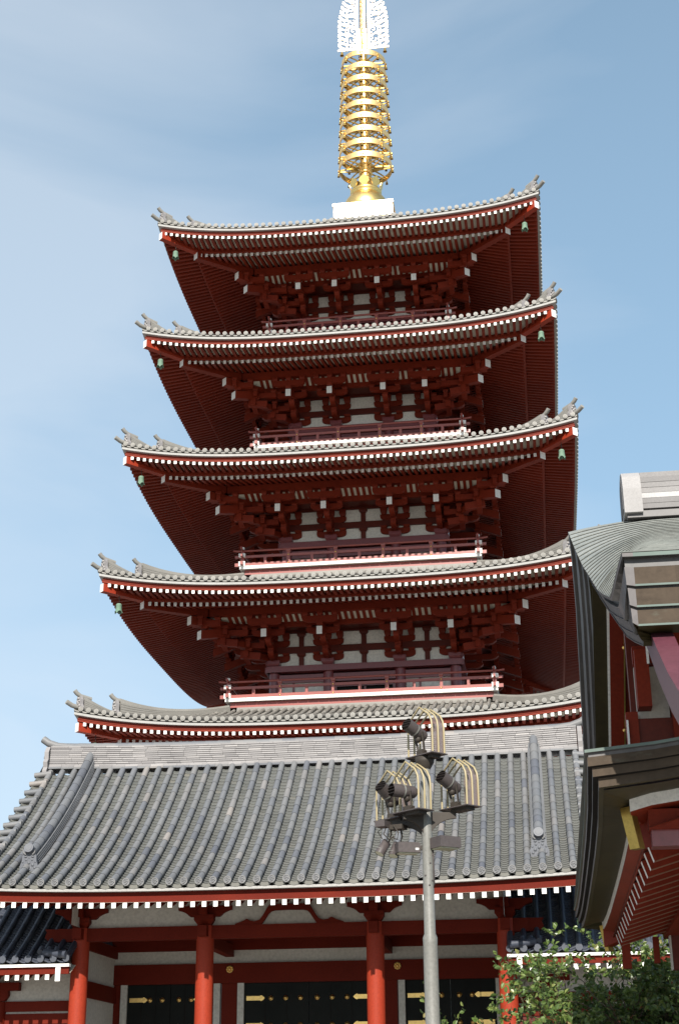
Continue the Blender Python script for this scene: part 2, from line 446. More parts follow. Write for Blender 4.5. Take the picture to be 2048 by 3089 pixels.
    for j in range(-nn, nn+1):
        u = j*.21
        if abs(u) < q: m.beam((u, -op+.19, zo-.03), (u, -q, zi2-.03), .105, .06, 'red_lacquer')
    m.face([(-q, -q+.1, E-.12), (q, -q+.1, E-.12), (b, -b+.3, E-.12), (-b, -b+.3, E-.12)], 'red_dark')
    m.rot4().build('bracket_ceiling', pagoda)
    # ---------------- bracket cluster on a column (origin: wall face, column axis)
    bay = min(2*ci, co-ci); ah = min(.57, .385*bay)
    def arm(m, x, y, z, half, h, th=.15, mat='red_lacquer', n=5):
        pl = [(-half, h), (-half, h*.60)]
        for k in range(1, n+1): a = k/n*math.pi/2; pl.append((-half+.26*(1-math.cos(a))*half/.56, h*.55*(1-math.sin(a)) if k < n else 0))
        pl += [(-a, c) for a, c in pl[::-1]]
        m.prism(pl, (x, y-th/2, z), (1, 0, 0), (0, 0, 1), (0, th, 0), mat)
    def block(m, x, y, z, s=.21, h=.13, mat='red_lacquer'):
        a, c = s/2, s*.34
        L = lambda r, zz: [(x-r, y-r, zz), (x+r, y-r, zz), (x+r, y+r, zz), (x-r, y+r, zz)]
        m.hexa(L(c, z), L(a, z+h*.45), mat); m.hexa(L(a, z+h*.45), L(a, z+h), mat)
    def steparm(m, y0, y1, z, h, th=.19, mat='red_lacquer'):
        """arm that projects out of the wall: y0 inside, y1 tip, curved under the tip"""
        L = y0-y1
        pl = [(0, 0), (L-.24, 0), (L-.1, h*.22), (L-.02, h*.55), (L, h*.7), (L, h), (0, h)]
        m.prism(pl, (-th/2, y0, z), (0, -1, 0), (0, 0, 1), (th, 0, 0), mat)
    bm_ = MB()
    block(bm_, 0, .12, E-1.43, .44, .22, 'red_sky_sheen')
    s1, s2, s3 = -.29*PJ, -.58*PJ, -PJ
    for zz, hh in ((-1.235, .09), (-.685, .26)):        # two tiers of arms lying against the plaster
        arm(bm_, 0, .155, E+zz, ah*.95, .225, .08)
        for a in (-1, 0, 1): block(bm_, a*(ah*.95-.13), .15, E+zz+.225, .24, hh)
    steparm(bm_, .1, s1-.14, E-1.215, .195)
    block(bm_, 0, s1, E-1.02, .21, .12)
    steparm(bm_, .1, s2-.14, E-.915, .20)
    block(bm_, 0, s2, E-.72, .21, .11)
    arm(bm_, 0, s2, E-.62, ah, .19)
    for a in (-1, 1): block(bm_, a*(ah-.1), s2, E-.43, .20, .11)
    # tail rafter: comes down and out through the cluster, white end
    bm_.beam((0, -1.05*PJ, E-.78), (0, .1, E-.78+.36*(1.05*PJ+.1)), .19, .28, 'red_lacquer', mp='white_paint', plumb=True)
    block(bm_, 0, s3+.04, E-.60, .21, .14)
    arm(bm_, 0, s3+.06, E-.46, ah*1.05, .22)
    for a in (-1, 0, 1): block(bm_, a*(ah*1.05-.1), s3+.06, E-.24, .20, .15)
    br = bm_.mesh('bracket')
    for k in range(4):
        for x in (-co, -ci, ci, co):
            a = k*math.pi/2; v = Matrix.Rotation(a, 3, 'Z') @ Vector((x, -b, 0))
            link('bracket', br, pagoda, v, a)
    # ---------------- corner bracket on the diagonal
    m = MB()
    R2 = 1.4142; DG = Vector((1, -1, 0)).normalized()
    cpos = Vector((co, -co, 0))
    def dbeam(n0, n1, z0, z1, wd, h, white=True, mat='red_lacquer'):
        m.beam(cpos+DG*n1*R2+Vector((0, 0, z1)), cpos+DG*n0*R2+Vector((0, 0, z0)), wd, h, mat, mp='white_paint' if white else None, plumb=True)
    O2 = (op-co)
    dbeam(0, O2*.36, E-1.12, E-1.12, .2, .20, False); dbeam(0, O2*.68, E-.82, E-.82, .2, .20, False)
    dbeam(-.1, w-2.76-co, E+.02, E-.77, .25, .30)
    dbeam(O2*.5, w-2.47-co, E-.28, E-.33, .25, .30)
    for sx in (1, -1):                        # side arms carried by the diagonal
        d = Vector((1, 0, 0)) if sx > 0 else Vector((0, -1, 0)); e = Vector((0, -1, 0)) if sx > 0 else Vector((1, 0, 0))
        for t, z, ln in ((.36, -.90, .55), (.68, -.62, .75), (1.02, -.46, .65)):
            c = cpos+DG*O2*t*R2
            m.beam(c+d*.32+Vector((0, 0, E+z+.10)), c-d*ln+Vector((0, 0, E+z+.10)), .15, .20, 'red_lacquer')
            for q2 in (.22, -ln+.1): block(m, *(c+d*q2+Vector((0, 0, E+z+.20))), .20, .11)
        # curved under-arms, stepping down the corner
        for t, z in ((.40, -1.12), (.72, -.82)):
            c = cpos+DG*O2*t*R2
            m.beam(c+d*.20+Vector((0, 0, E+z-.02)), c-d*.5+Vector((0, 0, E+z-.1)), .18, .24, 'red_lacquer')
    for t, z in ((.36, -1.01), (.68, -.71), (.98, -.52)): block(m, *(cpos+DG*O2*t*R2+Vector((0, 0, E+z))), .26, .13)
    m.beam(cpos+DG*(op-co)*R2+Vector((0, 0, E-.46)), cpos+DG*(op-co)*R2+Vector((0, 0, E+.0)), .2, .2, 'red_lacquer', up=(1, 0, 0))
    four('corner_bracket', m.mesh('corner_bracket'), pagoda)
    # ---------------- walls
    fl = E-2.92 if i else E-4.6
    m = MB()
    y = -b+.20
    m.b2((-co, y, E-1.43), (co, y+.1, E-.1), 'tower_plaster')
    m.rot4().build('plaster_wall', pagoda)
    m = MB()
    y = -b+.11
    m.b2((-b-.02, -b-.10, E-1.64), (b+.02, -b+.42, E-1.432), 'red_sky_sheen')
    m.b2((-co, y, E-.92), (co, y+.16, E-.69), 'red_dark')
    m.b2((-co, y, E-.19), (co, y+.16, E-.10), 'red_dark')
    m.b2((-co, y+.02, E-1.98), (co, y+.2, E-1.70), 'red_sky_sheen')
    bays = [0] if i == 2 else ([0, (ci+co)/2, -(ci+co)/2] if i < 2 else [])
    for x in bays:
        for z0, z1 in ((E-1.43, E-.92), (E-.69, E-.19)):
            m.b2((x-.085, y+.02, z0), (x+.085, y+.15, z1-.14), 'red_dark')
            block(m, x, y+.09, z1-.14, .30, .139, 'red_dark')
    four('tie_beam', m.mesh('tie_beam'), pagoda)
    m = MB()                                   # panels of the storey's own wall
    y = -b+.24
    for sx in (-1, 1):
        x0, x1 = sorted((sx*ci, sx*co))
        m.b2((x0, y, fl), (x1, y+.1, E-1.98), 'tower_plaster')
        m.b2(((x0+x1)/2-.32, y-.04, fl), ((x0+x1)/2-.25, y-.005, E-1.98), 'red_sky_sheen')
    four('side_panel', m.mesh('side_panel'), pagoda)
    m = MB()
    m.b2((-ci, y+.08, fl), (ci, y+.16, E-1.98), 'door_black')
    for x in (-ci+.22, ci-.22): m.b2((x-.06, y-.02, fl), (x+.06, y+.08, E-2.05), 'red_sky_sheen')
    m.b2((-ci+.16, y-.02, E-2.16), (ci-.16, y+.08, E-2.05), 'red_sky_sheen')
    m.b2((-.035, y+.04, fl), (.035, y+.079, E-2.16), 'red_sky_sheen')
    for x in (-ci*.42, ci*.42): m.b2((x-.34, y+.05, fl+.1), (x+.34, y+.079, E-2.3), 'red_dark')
    four('door', m.mesh('door'), pagoda)
    m = MB(); m.lathe([(.19, fl), (.19, E-1.64)], 'red_sky_sheen', n=18)
    cm = m.mesh('column')
    for k in range(4):
        for x in (-co, -ci, ci):
            v = Matrix.Rotation(k*math.pi/2, 3, 'Z') @ Vector((x, -co, 0)); link('column', cm, pagoda, v)
    m = MB(); m.b2((-b+.4, -b+.4, fl-.4), (b-.4, b-.4, E+.5), 'dark_gap')
    m.build('core', pagoda)
    # ---------------- balcony
    if i:
        bw, bh = BW[i], BH[i]+EYE
        m = MB()
        m.b2((-bw-.02, -bw-.02, bh-.78), (bw+.02, bw+.02, bh-.70), 'white_paint')
        nb = int(2*bw/.34); st = (2*bw+.10)/nb
        for k in range(4):
            a = k*math.pi/2; Rm = Matrix.Rotation(a, 3, 'Z')
            for j in range(nb):
                x0 = -bw-.05+j*st; c = Rm @ Vector((x0+st/2, -bw-.03, 0))
                m.box((c.x, c.y, bh-.74), (st-.01, .06, .115), 'white_paint', rz=a)
        m.b2((-bw+.10, -bw+.10, bh-1.25), (bw-.10, bw-.10, bh-.80), 'rail_red')
        bal = m.build('balcony', pagoda)
        m = MB()
        y = -bw+.04
        m.tube([(-bw-.30, y, bh-.07), (-bw-.1, y, bh-.10), (bw+.1, y, bh-.10), (bw+.30, y, bh-.07)], .04, 'rail_red', 8)
        m.b2((-bw-.24, y-.035, bh-.365), (bw+.24, y+.035, bh-.275), 'rail_red')
        m.b2((-bw-.24, y-.05, bh-.68), (bw+.24, y+.05, bh-.56), 'rail_red')
        for j in range(1, 10):
            x = -bw+.2*bw*j
            if j % 2 == 0:
                m.b2((x-.055, y-.045, bh-.56), (x+.055, y+.045, bh-.18), 'rail_red'); block(m, x, y, bh-.22, .15, .085, 'rail_red')
                for z in (-.32, -.62): m.ball((x, y-.055, bh+z), .028, 'gold', 6)
            else: m.b2((x-.05, y-.034, bh-.56), (x+.05, y+.034, bh-.365), 'rail_red')
        x = -bw+.04
        m.b2((x-.055, y-.055, bh-.69), (x+.055, y+.055, bh-.06), 'rail_red')
        m.ball((x, y, bh), .062, 'white_paint', 10); m.tube([(x, y, bh-.09), (x, y, bh-.05)], .045, 'white_paint', 10)
        m.box((x-.015, y-.015, bh-.29), (.23, .23, .13), 'white_paint'); m.box((x-.015, y-.015, bh-.605), (.23, .23, .17), 'white_paint')
        rm_ = m.mesh('railing')
        for k in range(4): link('railing', rm_, bal, rz=k*math.pi/2)

paint('rail_red', (.235, .050, .038), (.285, .062, .048), .8, .38, .45, fine=26, coat=.2)
for i in range(5): storey(i)

# podium under the tower
m = MB()
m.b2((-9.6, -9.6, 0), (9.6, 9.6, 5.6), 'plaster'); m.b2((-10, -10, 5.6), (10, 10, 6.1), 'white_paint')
m.b2((-4.1, -4.1, 6.1), (4.1, 4.1, 8.2), 'red_dark')
m.build('podium', pagoda)

# ---------------- finial
fin = MB()
fz = lambda z: z+EYE
fin.tube([(0, 0, fz(34.7)), (0, 0, fz(36.6)), (0, 0, fz(42.6)), (0, 0, fz(47.6))], [.24, .22, .17, .10], 'gold', 20)
fin.lathe([(.001, fz(34.4)), (.98, fz(34.4)), (.97, fz(34.8)), (.88, fz(35.1)), (.74, fz(35.32)), (.62, fz(35.44)), (.58, fz(35.5)), (.66, fz(35.56)), (.66, fz(35.66)), (.52, fz(35.74)), (.30, fz(36.0)), (.24, fz(36.2))], 'gold', n=32)
for z in (36.25, 36.55): fin.lathe([(.23, fz(z)), (.29, fz(z+.03)), (.29, fz(z+.10)), (.23, fz(z+.13))], 'gold', n=20)
fin.ball((0, 0, fz(47.3)), .3, 'gold', 10); fin.ball((0, 0, fz(47.95)), .24, 'gold', 10, sz=1.25)
finial = fin.build('finial', pagoda)
tag(finial, 'golden spire mast rising from an inverted bowl')
m = MB()
for lo, hi, z0, z1 in ((-1.25, 1.25, 33.60, 33.72), (-1.18, 1.18, 33.72, 34.20), (-1.21, 1.21, 34.20, 34.28), (-1.25, 1.25, 34.28, 34.40)):
    m.b2((lo, lo, fz(z0)), (hi, hi, fz(z1)), 'gold_leaf_bright')
for k in range(4):
    R = Matrix.Rotation(k*math.pi/2, 3, 'Z')
    for x0, x1, zz0, zz1 in ((-1.18, 1.18, 34.14, 34.20), (-1.18, -1.03, 33.72, 34.15), (-.08, .08, 33.72, 34.15), (1.03, 1.18, 33.72, 34.15)):
        c = R @ Vector(((x0+x1)/2, -1.19, 0)); m.box((c.x, c.y, fz((zz0+zz1)/2)), (x1-x0, .05, zz1-zz0), 'gold_leaf_bright', rz=k*math.pi/2)
m.build('finial_base', finial)
for k in range(8):                              # lotus petals standing round the bowl's collar
    a = k*math.pi/4+math.pi/2; m = MB()
    pl = [(-.09, 0), (.09, 0), (.13, .14), (.21, .22), (.20, .36), (.10, .44), (0, .52), (-.10, .44), (-.20, .36), (-.21, .22), (-.13, .14)]
    m.prism(pl, (0, 0, 0), (0, 1, 0), (.30, 0, .95), (-.03, 0, .0), 'gold')
    m.build('petal', finial, (.58*math.cos(a), .58*math.sin(a), fz(35.62)), a)
def ring_mesh(R):
    m = MB(); h = .125
    m.lathe([(R-.035, -h), (R, -h), (R, h), (R-.035, h)], 'gold_band', n=48, sharp=True); m.lathe([(R-.035, h), (R-.035, -h)], 'gold_deep', n=48)
    m.lathe([(.20, -.22), (.27, -.14), (.34, .06), (.36, .10), (.20, .16)], 'gold', n=24, sharp=True)
    for k in range(8):                          # lens shaped spokes
        a = k*math.pi/4+rad(22.5); ca, sa = math.cos(a), math.sin(a)
        P = lambda r, t, z: (r*ca-t*sa, r*sa+t*ca, z)
        for sg in (1, -1):
            pts = [(.28, 0), (.45, .05), (.65, .15), (.85, .27), (R-.03, .42)]
            m.sweep([(-.018, -.03), (.018, -.03), (.018, .03), (-.018, .03)], [P(r*1.0, sg*t*R/1.13, -.02) for r, t in pts], [Vector((-sa, ca, 0))]*5, (0, 0, 1), 'gold_deep')
        b0 = k*math.pi/4
        x, y = (R+.02)*math.cos(b0), (R+.02)*math.sin(b0)
        m.tube([(x, y, -h+.02), (x, y, -h-.04)], .018, 'brass', 6)
        m.lathe([(.012, -h-.02), (.035, -h-.05), (.045, -h-.12), (.062, -h-.17)], 'brass', (x, y, 0), 8)
    return m.mesh('finial_ring')
for k in range(9):
    z = 36.86+.672*k; R = lerp(1.13, .965, k/8)
    o = link('finial_ring', ring_mesh(R), finial, (0, 0, fz(z)))
# openwork flame panels
def flame():
    m = MB(); X0, Z0 = .22, 0.0
    def rib(pts, w0, w1, th=.04):
        n = len(pts); Lr = []
        for i, (x, z) in enumerate(pts):
            a = pts[max(i-1, 0)]; c = pts[min(i+1, n-1)]; dx, dz = c[0]-a[0], c[1]-a[1]; l = math.hypot(dx, dz) or 1
            ww = lerp(w0, w1, i/(n-1))/2; Lr.append(((x-dz/l*ww, z+dx/l*ww), (x+dz/l*ww, z-dx/l*ww)))
        f = lambda p, y: (p[0], y, p[1])
        m.grid([[f(a, -th/2), f(c, -th/2)] for a, c in Lr], 'gold_leaf_bright', .5, False)
        m.grid([[f(a, th/2), f(c, th/2)] for a, c in Lr], 'gold_leaf_bright', .5, False)
        m.grid([[f(a, -th/2), f(a, th/2)] for a, c in Lr], 'gold_leaf_bright', .5, False)
        m.grid([[f(c, -th/2), f(c, th/2)] for a, c in Lr], 'gold_leaf_bright', .5, False)
    def curl(x, z, r, a0, turns, sg, w=.07):
        n = 16; pts = []
        for i in range(n+1):
            t = i/n; a = a0+sg*turns*2*math.pi*t; q = r*(1-.72*t); pts.append((x+q*math.cos(a), z+q*math.sin(a)))
        rib(pts, w, w*.6)
    rib([(X0+.04, 0), (X0+.04, 3.4)], .09, .07)
    rib([(X0, .035), (1.13, .035)], .07, .07)
    def edge(z): return 1.02 if z < 1.2 else 1.02-.62*((z-1.2)/2.4)**1.6
    rr = random.Random(3)
    z = .1
    while z < 3.5:                             # flame tongues along the rim
        e = edge(z)
        rib([(e-.34, z-.02), (e-.16, z+.02), (e-.03, z+.12), (e+.03, z+.26), (e+.09, z+.30)], .055, .02)
        rib([(e-.14, z), (e-.02, z+.05), (e+.05, z+.15), (e+.10, z+.22)], .045, .02)
        z += .26
    z = .22; row = 0
    while z < 3.4:                             # scrolls filling the panel
        e = edge(z)-.14; x = X0+.16+(.06 if row % 2 else 0)
        while x < e:
            curl(x, z+rr.uniform(-.03, .03), .14, rr.uniform(0, 6.28), .85, 1 if (row+int(x*9)) % 2 else -1, .032)
            x += .30
        z += .27; row += 1
    k = 0
    z = .15
    while z < 3.2:                             # stems that climb between the scrolls
        e = edge(z)
        rib([(X0+.05, z), (lerp(X0, e, .35), z+.13), (lerp(X0, e, .65), z+.12), (e-.06, z+.30)], .03, .024); z += .52
    return m.mesh('flame_panel')
fm = flame()
for k in range(4): link('flame_panel', fm, finial, (0, 0, fz(43.14)), k*math.pi/2)
for sx in (1, -1):
    m = MB(); m.tube([(0, 0, .06), (0, 0, 0)], .02, 'brass', 6); m.lathe([(.02, 0), (.05, -.05), (.06, -.14), (.09, -.2)], 'brass', n=10)
    m.build('finial_bell', finial, (sx*.95, -.02, fz(43.08)))
# gold strap over the mast in front of the flames
m = MB(); m.b2((-.16, -.20, fz(43.0)), (.16, -.14, fz(44.1)), 'gold'); m.b2((-.11, -.19, fz(44.1)), (.11, -.13, fz(46.6)), 'gold')
for k in range(16): m.ball((0, -.2, fz(43.3+.2*k)), .05, 'brass', 6)
m.build('mast_plate', finial)

# ---------------- wind bells under the roof corners (each a thing of its own)
def bell_mesh():
    m = MB(); n = 24
    rows = []
    for r, z, lo in ((.02, .0, 0), (.07, -.015, 0), (.095, -.05, 0), (.10, -.07, 0), (.093, -.085, 0), (.103, -.22, 0), (.112, -.30, 0), (.128, -.36, 1)):
        rows.append([(r*math.cos(2*math.pi*k/n), r*math.sin(2*math.pi*k/n), z+(lo*.085*abs(math.sin(2*math.pi*k/n*2)))) for k in range(n)])
    m.grid(rows, 'bronze_green', .5, True, True)
    inner = [[(x*.9, y*.9, z) for x, y, z in r] for r in rows[2:]]
    m.grid(inner, 'bronze_green', .5, True, True); m.grid([rows[-1], inner[-1]], 'bronze_green', .5, True, True)
    return m.mesh('wind_bell')
bmesh_ = bell_mesh()
hk = MB(); hk.tube([(0, 0, 0), (.02, 0, .06), (0, 0, .12), (0, 0, .30)], .012, 'lamp_dark', 6); hkm = hk.mesh('hook')
ck = MB(); ck.tube([(0, 0, -.05), (0, 0, -.26)], .008, 'lamp_dark', 6); ck.ball((0, 0, -.28), .04, 'bronze_green', 8); ckm = ck.mesh('clapper')
ORD = ['lowest', 'second lowest', 'middle', 'second highest', 'topmost']
for i in range(5):
    for sx in (-1, 1):
        if sx > 0 and i < 2: continue
        s = W_[i]-.56
        lab = 'green bronze wind bell hanging from the %s corner beam of the %s pagoda roof' % ('left' if sx < 0 else 'right', ORD[i])
        o = link('wind_bell', bmesh_, None, (PX+sx*s, PY-s, E_[i]+EYE-.24), rad(20*sx+i*9)); tag(o, lab, 'wind bell', 'wind bells under the pagoda roof corners')
        link('hook', hkm, o); link('clapper', ckm, o)

# ================================================================== GATE HALL in front of the tower
GS = 1.1213                                     # hall and galleries scaled about the camera, out to a farther depth
gz = lambda z: z+EYE/GS
gate = thing('gate_hall', 'long vermilion gate hall with grey tiled roof and black doors before the pagoda', 'gate', (-5.72, 36.44, 0))
def gb(m, name, parent=gate): return m.build(name, parent, scale=GS)
YE, YR = -4.50, -.26
def groof(y):                                   # y measured from the ridge line, negative = front
    y = -abs(y); s = (y-YE)/(YR-YE)
    return gz(3.97)+3.14*(.70*s+.30*s*s)
HW = 6.12
def glift(x, y):
    return .13*(abs(x)/HW)**3*clamp((abs(y)+YR)/(YR-YE)+.1, 0, 1)
p = .283; NJ = 21
m = MB()
NC = 45
for j in range(-NJ-1, NJ+1):                    # pan tiles, course by course, front slope
    x0, x1 = j*p, (j+1)*p
    for k in range(NC):
        ya, yb = lerp(YE, YR, k/NC), lerp(YE, YR, (k+1)/NC)
        A, B, F = [], [], []
        for q in (0, .2, .4, .6, .8, 1):
            x = lerp(x0, x1, q); dz = -.062*(1-(2*q-1)**2)
            A.append((x, ya, groof(ya)+glift(x, ya)+dz+.024)); B.append((x, yb, groof(yb)+glift(x, yb)+dz)); F.append((x, ya, A[-1][2]-.016))
        t = clamp(random.gauss(.45, .13))
        m.grid([A, B], 'pan_tile', t, False); m.grid([F, A], 'pan_tile', t*.8, False); m.grid([[(a, b, c-.009) for a, b, c in F], F], 'dark_gap', .5, False)
    L0, L1 = [], []
    for q in (0, .17, .33, .5, .67, .83, 1):
        x = lerp(x0, x1, q); dz = -.045*(1-(2*q-1)**2)
        L0.append((x, YE-.01, gz(3.97)+glift(x, YE)+dz+.016)); L1.append((x, YE-.01, gz(3.97)+glift(x, YE)+dz-.034-.018*(1-(2*q-1)**2)))
    m.grid([L0, L1], 'pan_tile', .8, False); m.grid([L1, [(a, b+.25, c) for a, b, c in L1]], 'pan_tile', .2, False)
# back slope, plain
rows = [[(x, -lerp(YE, YR, k/8), groof(lerp(YE, YR, k/8))+glift(x, lerp(YE, YR, k/8))) for x in [HW*(q/10-1) for q in range(21)]] for k in range(9)]
m.grid(rows, 'pan_tile', .4, False)
for j in range(-NJ, NJ+1):                      # rows of round cover tiles
    x = j*p; n = 15
    pts = [(x, lerp(YE-.03, YR, k/n), groof(lerp(YE, YR, k/n))+glift(x, lerp(YE, YR, k/n))+.028) for k in range(n+1)]
    for k in range(n):
        m.tube(pts[k:k+2], [.070, .064], 'gate_tile', 10, False, tone=clamp(random.gauss(.5, .2)))
    for k in range(0, n, 5): m.tube([(a, -b, c) for a, b, c in pts[k:k+6]], .06, 'gate_tile', 6, False)
    q = Vector(pts[0])
    m.tube([q+Vector((0, -.035, 0)), q+Vector((0, .03, 0))], .073, 'gate_tile', 18, True, tone=.35)
    for r0, r1, tn in ((.073, .058, .8), ):
        m.grid([[(q.x+r*math.cos(a*math.pi/9), q.y-yy, q.z+r*math.sin(a*math.pi/9)) for a in range(18)] for r, yy in ((.073, .036), (.073, .046), (.058, .046), (.056, .036))], 'gate_tile', tn, False, True)
    for b in range(3):                          # three comma swirl on every end disc
        arc = []
        for k in range(8):
            a = b*2.094+k/7*2.2; r = .042-.036*(k/7)**1.3; arc.append((q.x+r*math.cos(a), q.y-.04, q.z+r*math.sin(a)))
        m.tube(arc, [.013, .012, .011, .010, .009, .007, .006, .004], 'gate_tile', 5, True, tone=.75, up=(0, 1, 0))
for sx in (-1, 1):                              # tiles laid across the gable edge
    for k in range(15):
        y = lerp(YE+.1, YR-.1, k/14); z = groof(y)+glift(HW, y)+.035
        for yy in (y, -y): m.tube([(sx*(HW-.24), yy, z+.02), (sx*(HW+.16), yy, z-.01)], .062, 'gate_tile', 10, True, tone=tt())
    rows = [[(sx*(HW+.1), y, groof(y)+glift(HW, y)-dz) for dz in (0, .14)] for y in [lerp(YE, -YE, k/24) for k in range(25)]]
    m.grid(rows, 'pan_tile', .5, False)
groof_o = gb(m, 'roof')
# main ridge of stacked flat tiles
m = MB()
def rz_(x): return gz(7.12)+.10*(abs(x)/6.1)**2.5
LAY = 10
for l in range(LAY):
    z0 = .09+.047*l; hw = .235-.004*l
    x = -6.0; jog = rnd()*.3
    while x < 6.0:
        x2 = min(x+.30+(jog if x == -6.0 else 0), 6.0)
        dy = random.uniform(-.006, .006)
        a, b = rz_(x), rz_(x2)
        L = lambda xx, zz: [(xx, -hw-dy, zz+z0), (xx, hw, zz+z0), (xx, hw, zz+z0+.033), (xx, -hw-dy, zz+z0+.033)]
        m.hexa(L(x+.004, a), L(x2, b), 'noshi_tile', tone=clamp(random.gauss(.5, .17)))
        x = x2
xs = [-6.0+12*k/30 for k in range(31)]
m.grid([[(x, y, rz_(x)+z) for x in xs] for y, z in ((-.155, .10), (-.155, .55), (.155, .55), (.155, .10))], 'dark_gap', .5, False)
for k in range(40):
    a, b = -6.0+.3*k, -5.7+.3*k
    m.tube([(a, 0, rz_(a)+.575), (b, 0, rz_(b)+.575)], [.085, .08], 'gate_tile', 10, False, tone=tt())
    m.b2((a+.003, -.29, rz_(a)+.0), (b, .29, rz_(a)+.045), 'gate_tile', tone=tt())
    m.b2((a+.003, -.265, rz_(a)+.045), (b, .265, rz_(a)+.09), 'noshi_tile', tone=tt()*.8)
ridge = gb(m, 'ridge')
def demon(m, O, A, D, w, h):
    """ridge-end tile with a horned face in relief: plate in plane (A, z), facing D"""
    O, A, D = Vector(O), Vector(A), Vector(D); Z = Vector((0, 0, 1))
    m.prism([(-w*.5, 0), (-w*.28, .02), (w*.28, .02), (w*.5, 0), (w*.52, h*.3), (w*.42, h*.55), (w*.40, h*.8), (w*.22, h), (-w*.22, h), (-w*.40, h*.8), (-w*.42, h*.55), (-w*.52, h*.3)], O, A, Z, D*.07, 'gate_tile', tone=.1)
    F = O+D*.08
    def bl(a, z, r, t=.5, sz=1): m.ball(F-D*.025+A*a*w+Z*z*h, r*w*.92, 'gate_tile', 7, t*.45, sz)
    for s in (-1, 1):
        bl(s*.17, .60, .10); bl(s*.17, .60, .055, .1); bl(s*.2, .74, .12, .6, .6); bl(s*.22, .36, .12); bl(s*.34, .22, .1, .5); bl(s*.1, .2, .06, .9, 1.4); bl(s*.36, .5, .09, .4)
        m.tube([F+A*s*.2*w+Z*.84*h, F+A*s*.34*w+Z*.95*h+D*.03, F+A*s*.36*w+Z*1.12*h+D*.02], [.06*w, .045*w, .015*w], 'gate_tile', 6, tone=.7)
    bl(0, .46, .12); bl(0, .33, .07); bl(0, .88, .10, .8); bl(0, .12, .16, .4, .5); bl(0, .70, .08)
for sx in (-1, 1):                              # ridge-end boards
    m = MB()
    O = (sx*6.02, 0, rz_(6.0)-.12)
    pl = [(-.34, -.06), (.34, -.06), (.36, .08), (.29, .16), (.33, .28), (.25, .36), (.27, .52), (.16, .66), (-.16, .66), (-.27, .52), (-.25, .36), (-.33, .28), (-.29, .16), (-.36, .08)]
    m.prism(pl, O, (0, 1, 0), (0, 0, 1), (sx*.10, 0, 0), 'noshi_tile', tone=.55)
    for a, z, r in ((-.12, .42, .06), (.12, .42, .06), (0, .30, .09), (-.15, .18, .07), (.15, .18, .07)): m.ball((O[0]+sx*.1, a, O[2]+z), r, 'gate_tile', 7)
    m.tube([(sx*5.5, 0, rz_(5.5)+.56), (sx*5.9, 0, rz_(5.9)+.59), (sx*6.12, 0, rz_(6.1)+.66), (sx*6.26, 0, rz_(6.1)+.76)], .085, 'gate_tile', 12, True, tone=.7)
    gb(m, 'ridge_ornament')
# descending ridges with demon tiles
for sx in (-1, 1):
    m = MB(); X = sx*5.05
    ys = [lerp(-3.72, -.16, k/14) for k in range(15)]
    pth = [(X, y, groof(y)+.02) for y in ys]
    hgt = [lerp(.36, .30, k/14) for k in range(15)]
    prof = [(-.15, 0), (.15, 0)]
    for l in range(5):
        a = .15-.008*l; prof += [(a, .03+l*.15), (a, .15+l*.15), (a-.022, .15+l*.15)]
    prof += [(-x, z) for x, z in prof[:1:-1]]
    m.sweep(prof, pth, (1, 0, 0), [(0, 0, h) for h in hgt], 'gate_tile', .4, tones=[.45]*15)
    for k in range(14): m.tube([V3(*pth[k])+V3(0, 0, hgt[k]*.8+.05), V3(*pth[k+1])+V3(0, 0, hgt[k+1]*.8+.05)], [.095, .09], 'gate_tile', 12, k == 0, tone=clamp(random.gauss(.3, .15)))
    q = V3(*pth[0])+V3(0, -.03, hgt[0]*.8+.08)
    m.tube([q, q+V3(0, -.16, .04)], .095, 'gate_tile', 14, True, tone=.1)
    m.tube([q+V3(0, -.17, .042), q+V3(0, -.155, .04)], .06, 'gate_tile', 12, True, tone=.3)
    dr = gb(m, 'descending_ridge')
    m = MB(); demon(m, (X, -3.76, groof(-3.76)-.03), (1, 0, 0), (0, -1, 0), .36, .42); gb(m, 'demon_tile', dr)

# ---------------- eaves
def gedge(x): return .13*(abs(x)/HW)**3
xs = [-HW+2*HW*k/48 for k in range(49)]
for sy in (1, -1):
    m = MB()
    def st(prof, mats):
        for a in range(len(prof)-1):
            m.grid([[(x, sy*y, gz(z)+gedge(x)) for x in xs] for y, z in prof[a:a+2]], mats[a], .5, False)
    st([(-4.4, 3.93), (-4.42, 3.885), (-4.50, 3.88), (-4.50, 3.83), (-4.37, 3.83)], ['dark_gap', 'fascia_white_shaded', 'fascia_white_shaded', 'fascia_white_shaded'])  # dark recess under the tiles is painted shade
    st([(-4.37, 3.83), (-4.37, 3.76), (-4.39, 3.75), (-4.39, 3.64), (-4.3, 3.635)], ['gate_red_shaded']*4)
    st([(-4.40, 3.635), (-2.2, 4.37)], ['soffit_white'])
    gb(m, 'eave_board')
    m = MB()
    for j in range(-27, 28):
        x = j*.2215
        m.beam((x, sy*-4.40, gz(3.58)+gedge(x)), (x, sy*-2.2, gz(4.31)), .085, .10, 'gate_red_shaded', mp='white_paint', plumb=True)
    gb(m, 'rafters')
for sx in (-1, 1):                              # gable boards and gable wall
    m = MB()
    ys = [lerp(-4.4, 4.4, k/24) for k in range(25)]
    m.sweep([(0, -.45), (0, -.12), (sx*.08, -.12), (sx*.08, -.45)], [(sx*(HW-.1), y, groof(y)) for y in ys], (1, 0, 0), (0, 0, 1), 'gate_red_shaded')
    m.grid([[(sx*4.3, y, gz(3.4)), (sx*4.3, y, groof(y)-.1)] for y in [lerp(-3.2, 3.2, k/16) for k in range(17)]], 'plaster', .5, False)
    gb(m, 'gable_board')
m = MB()
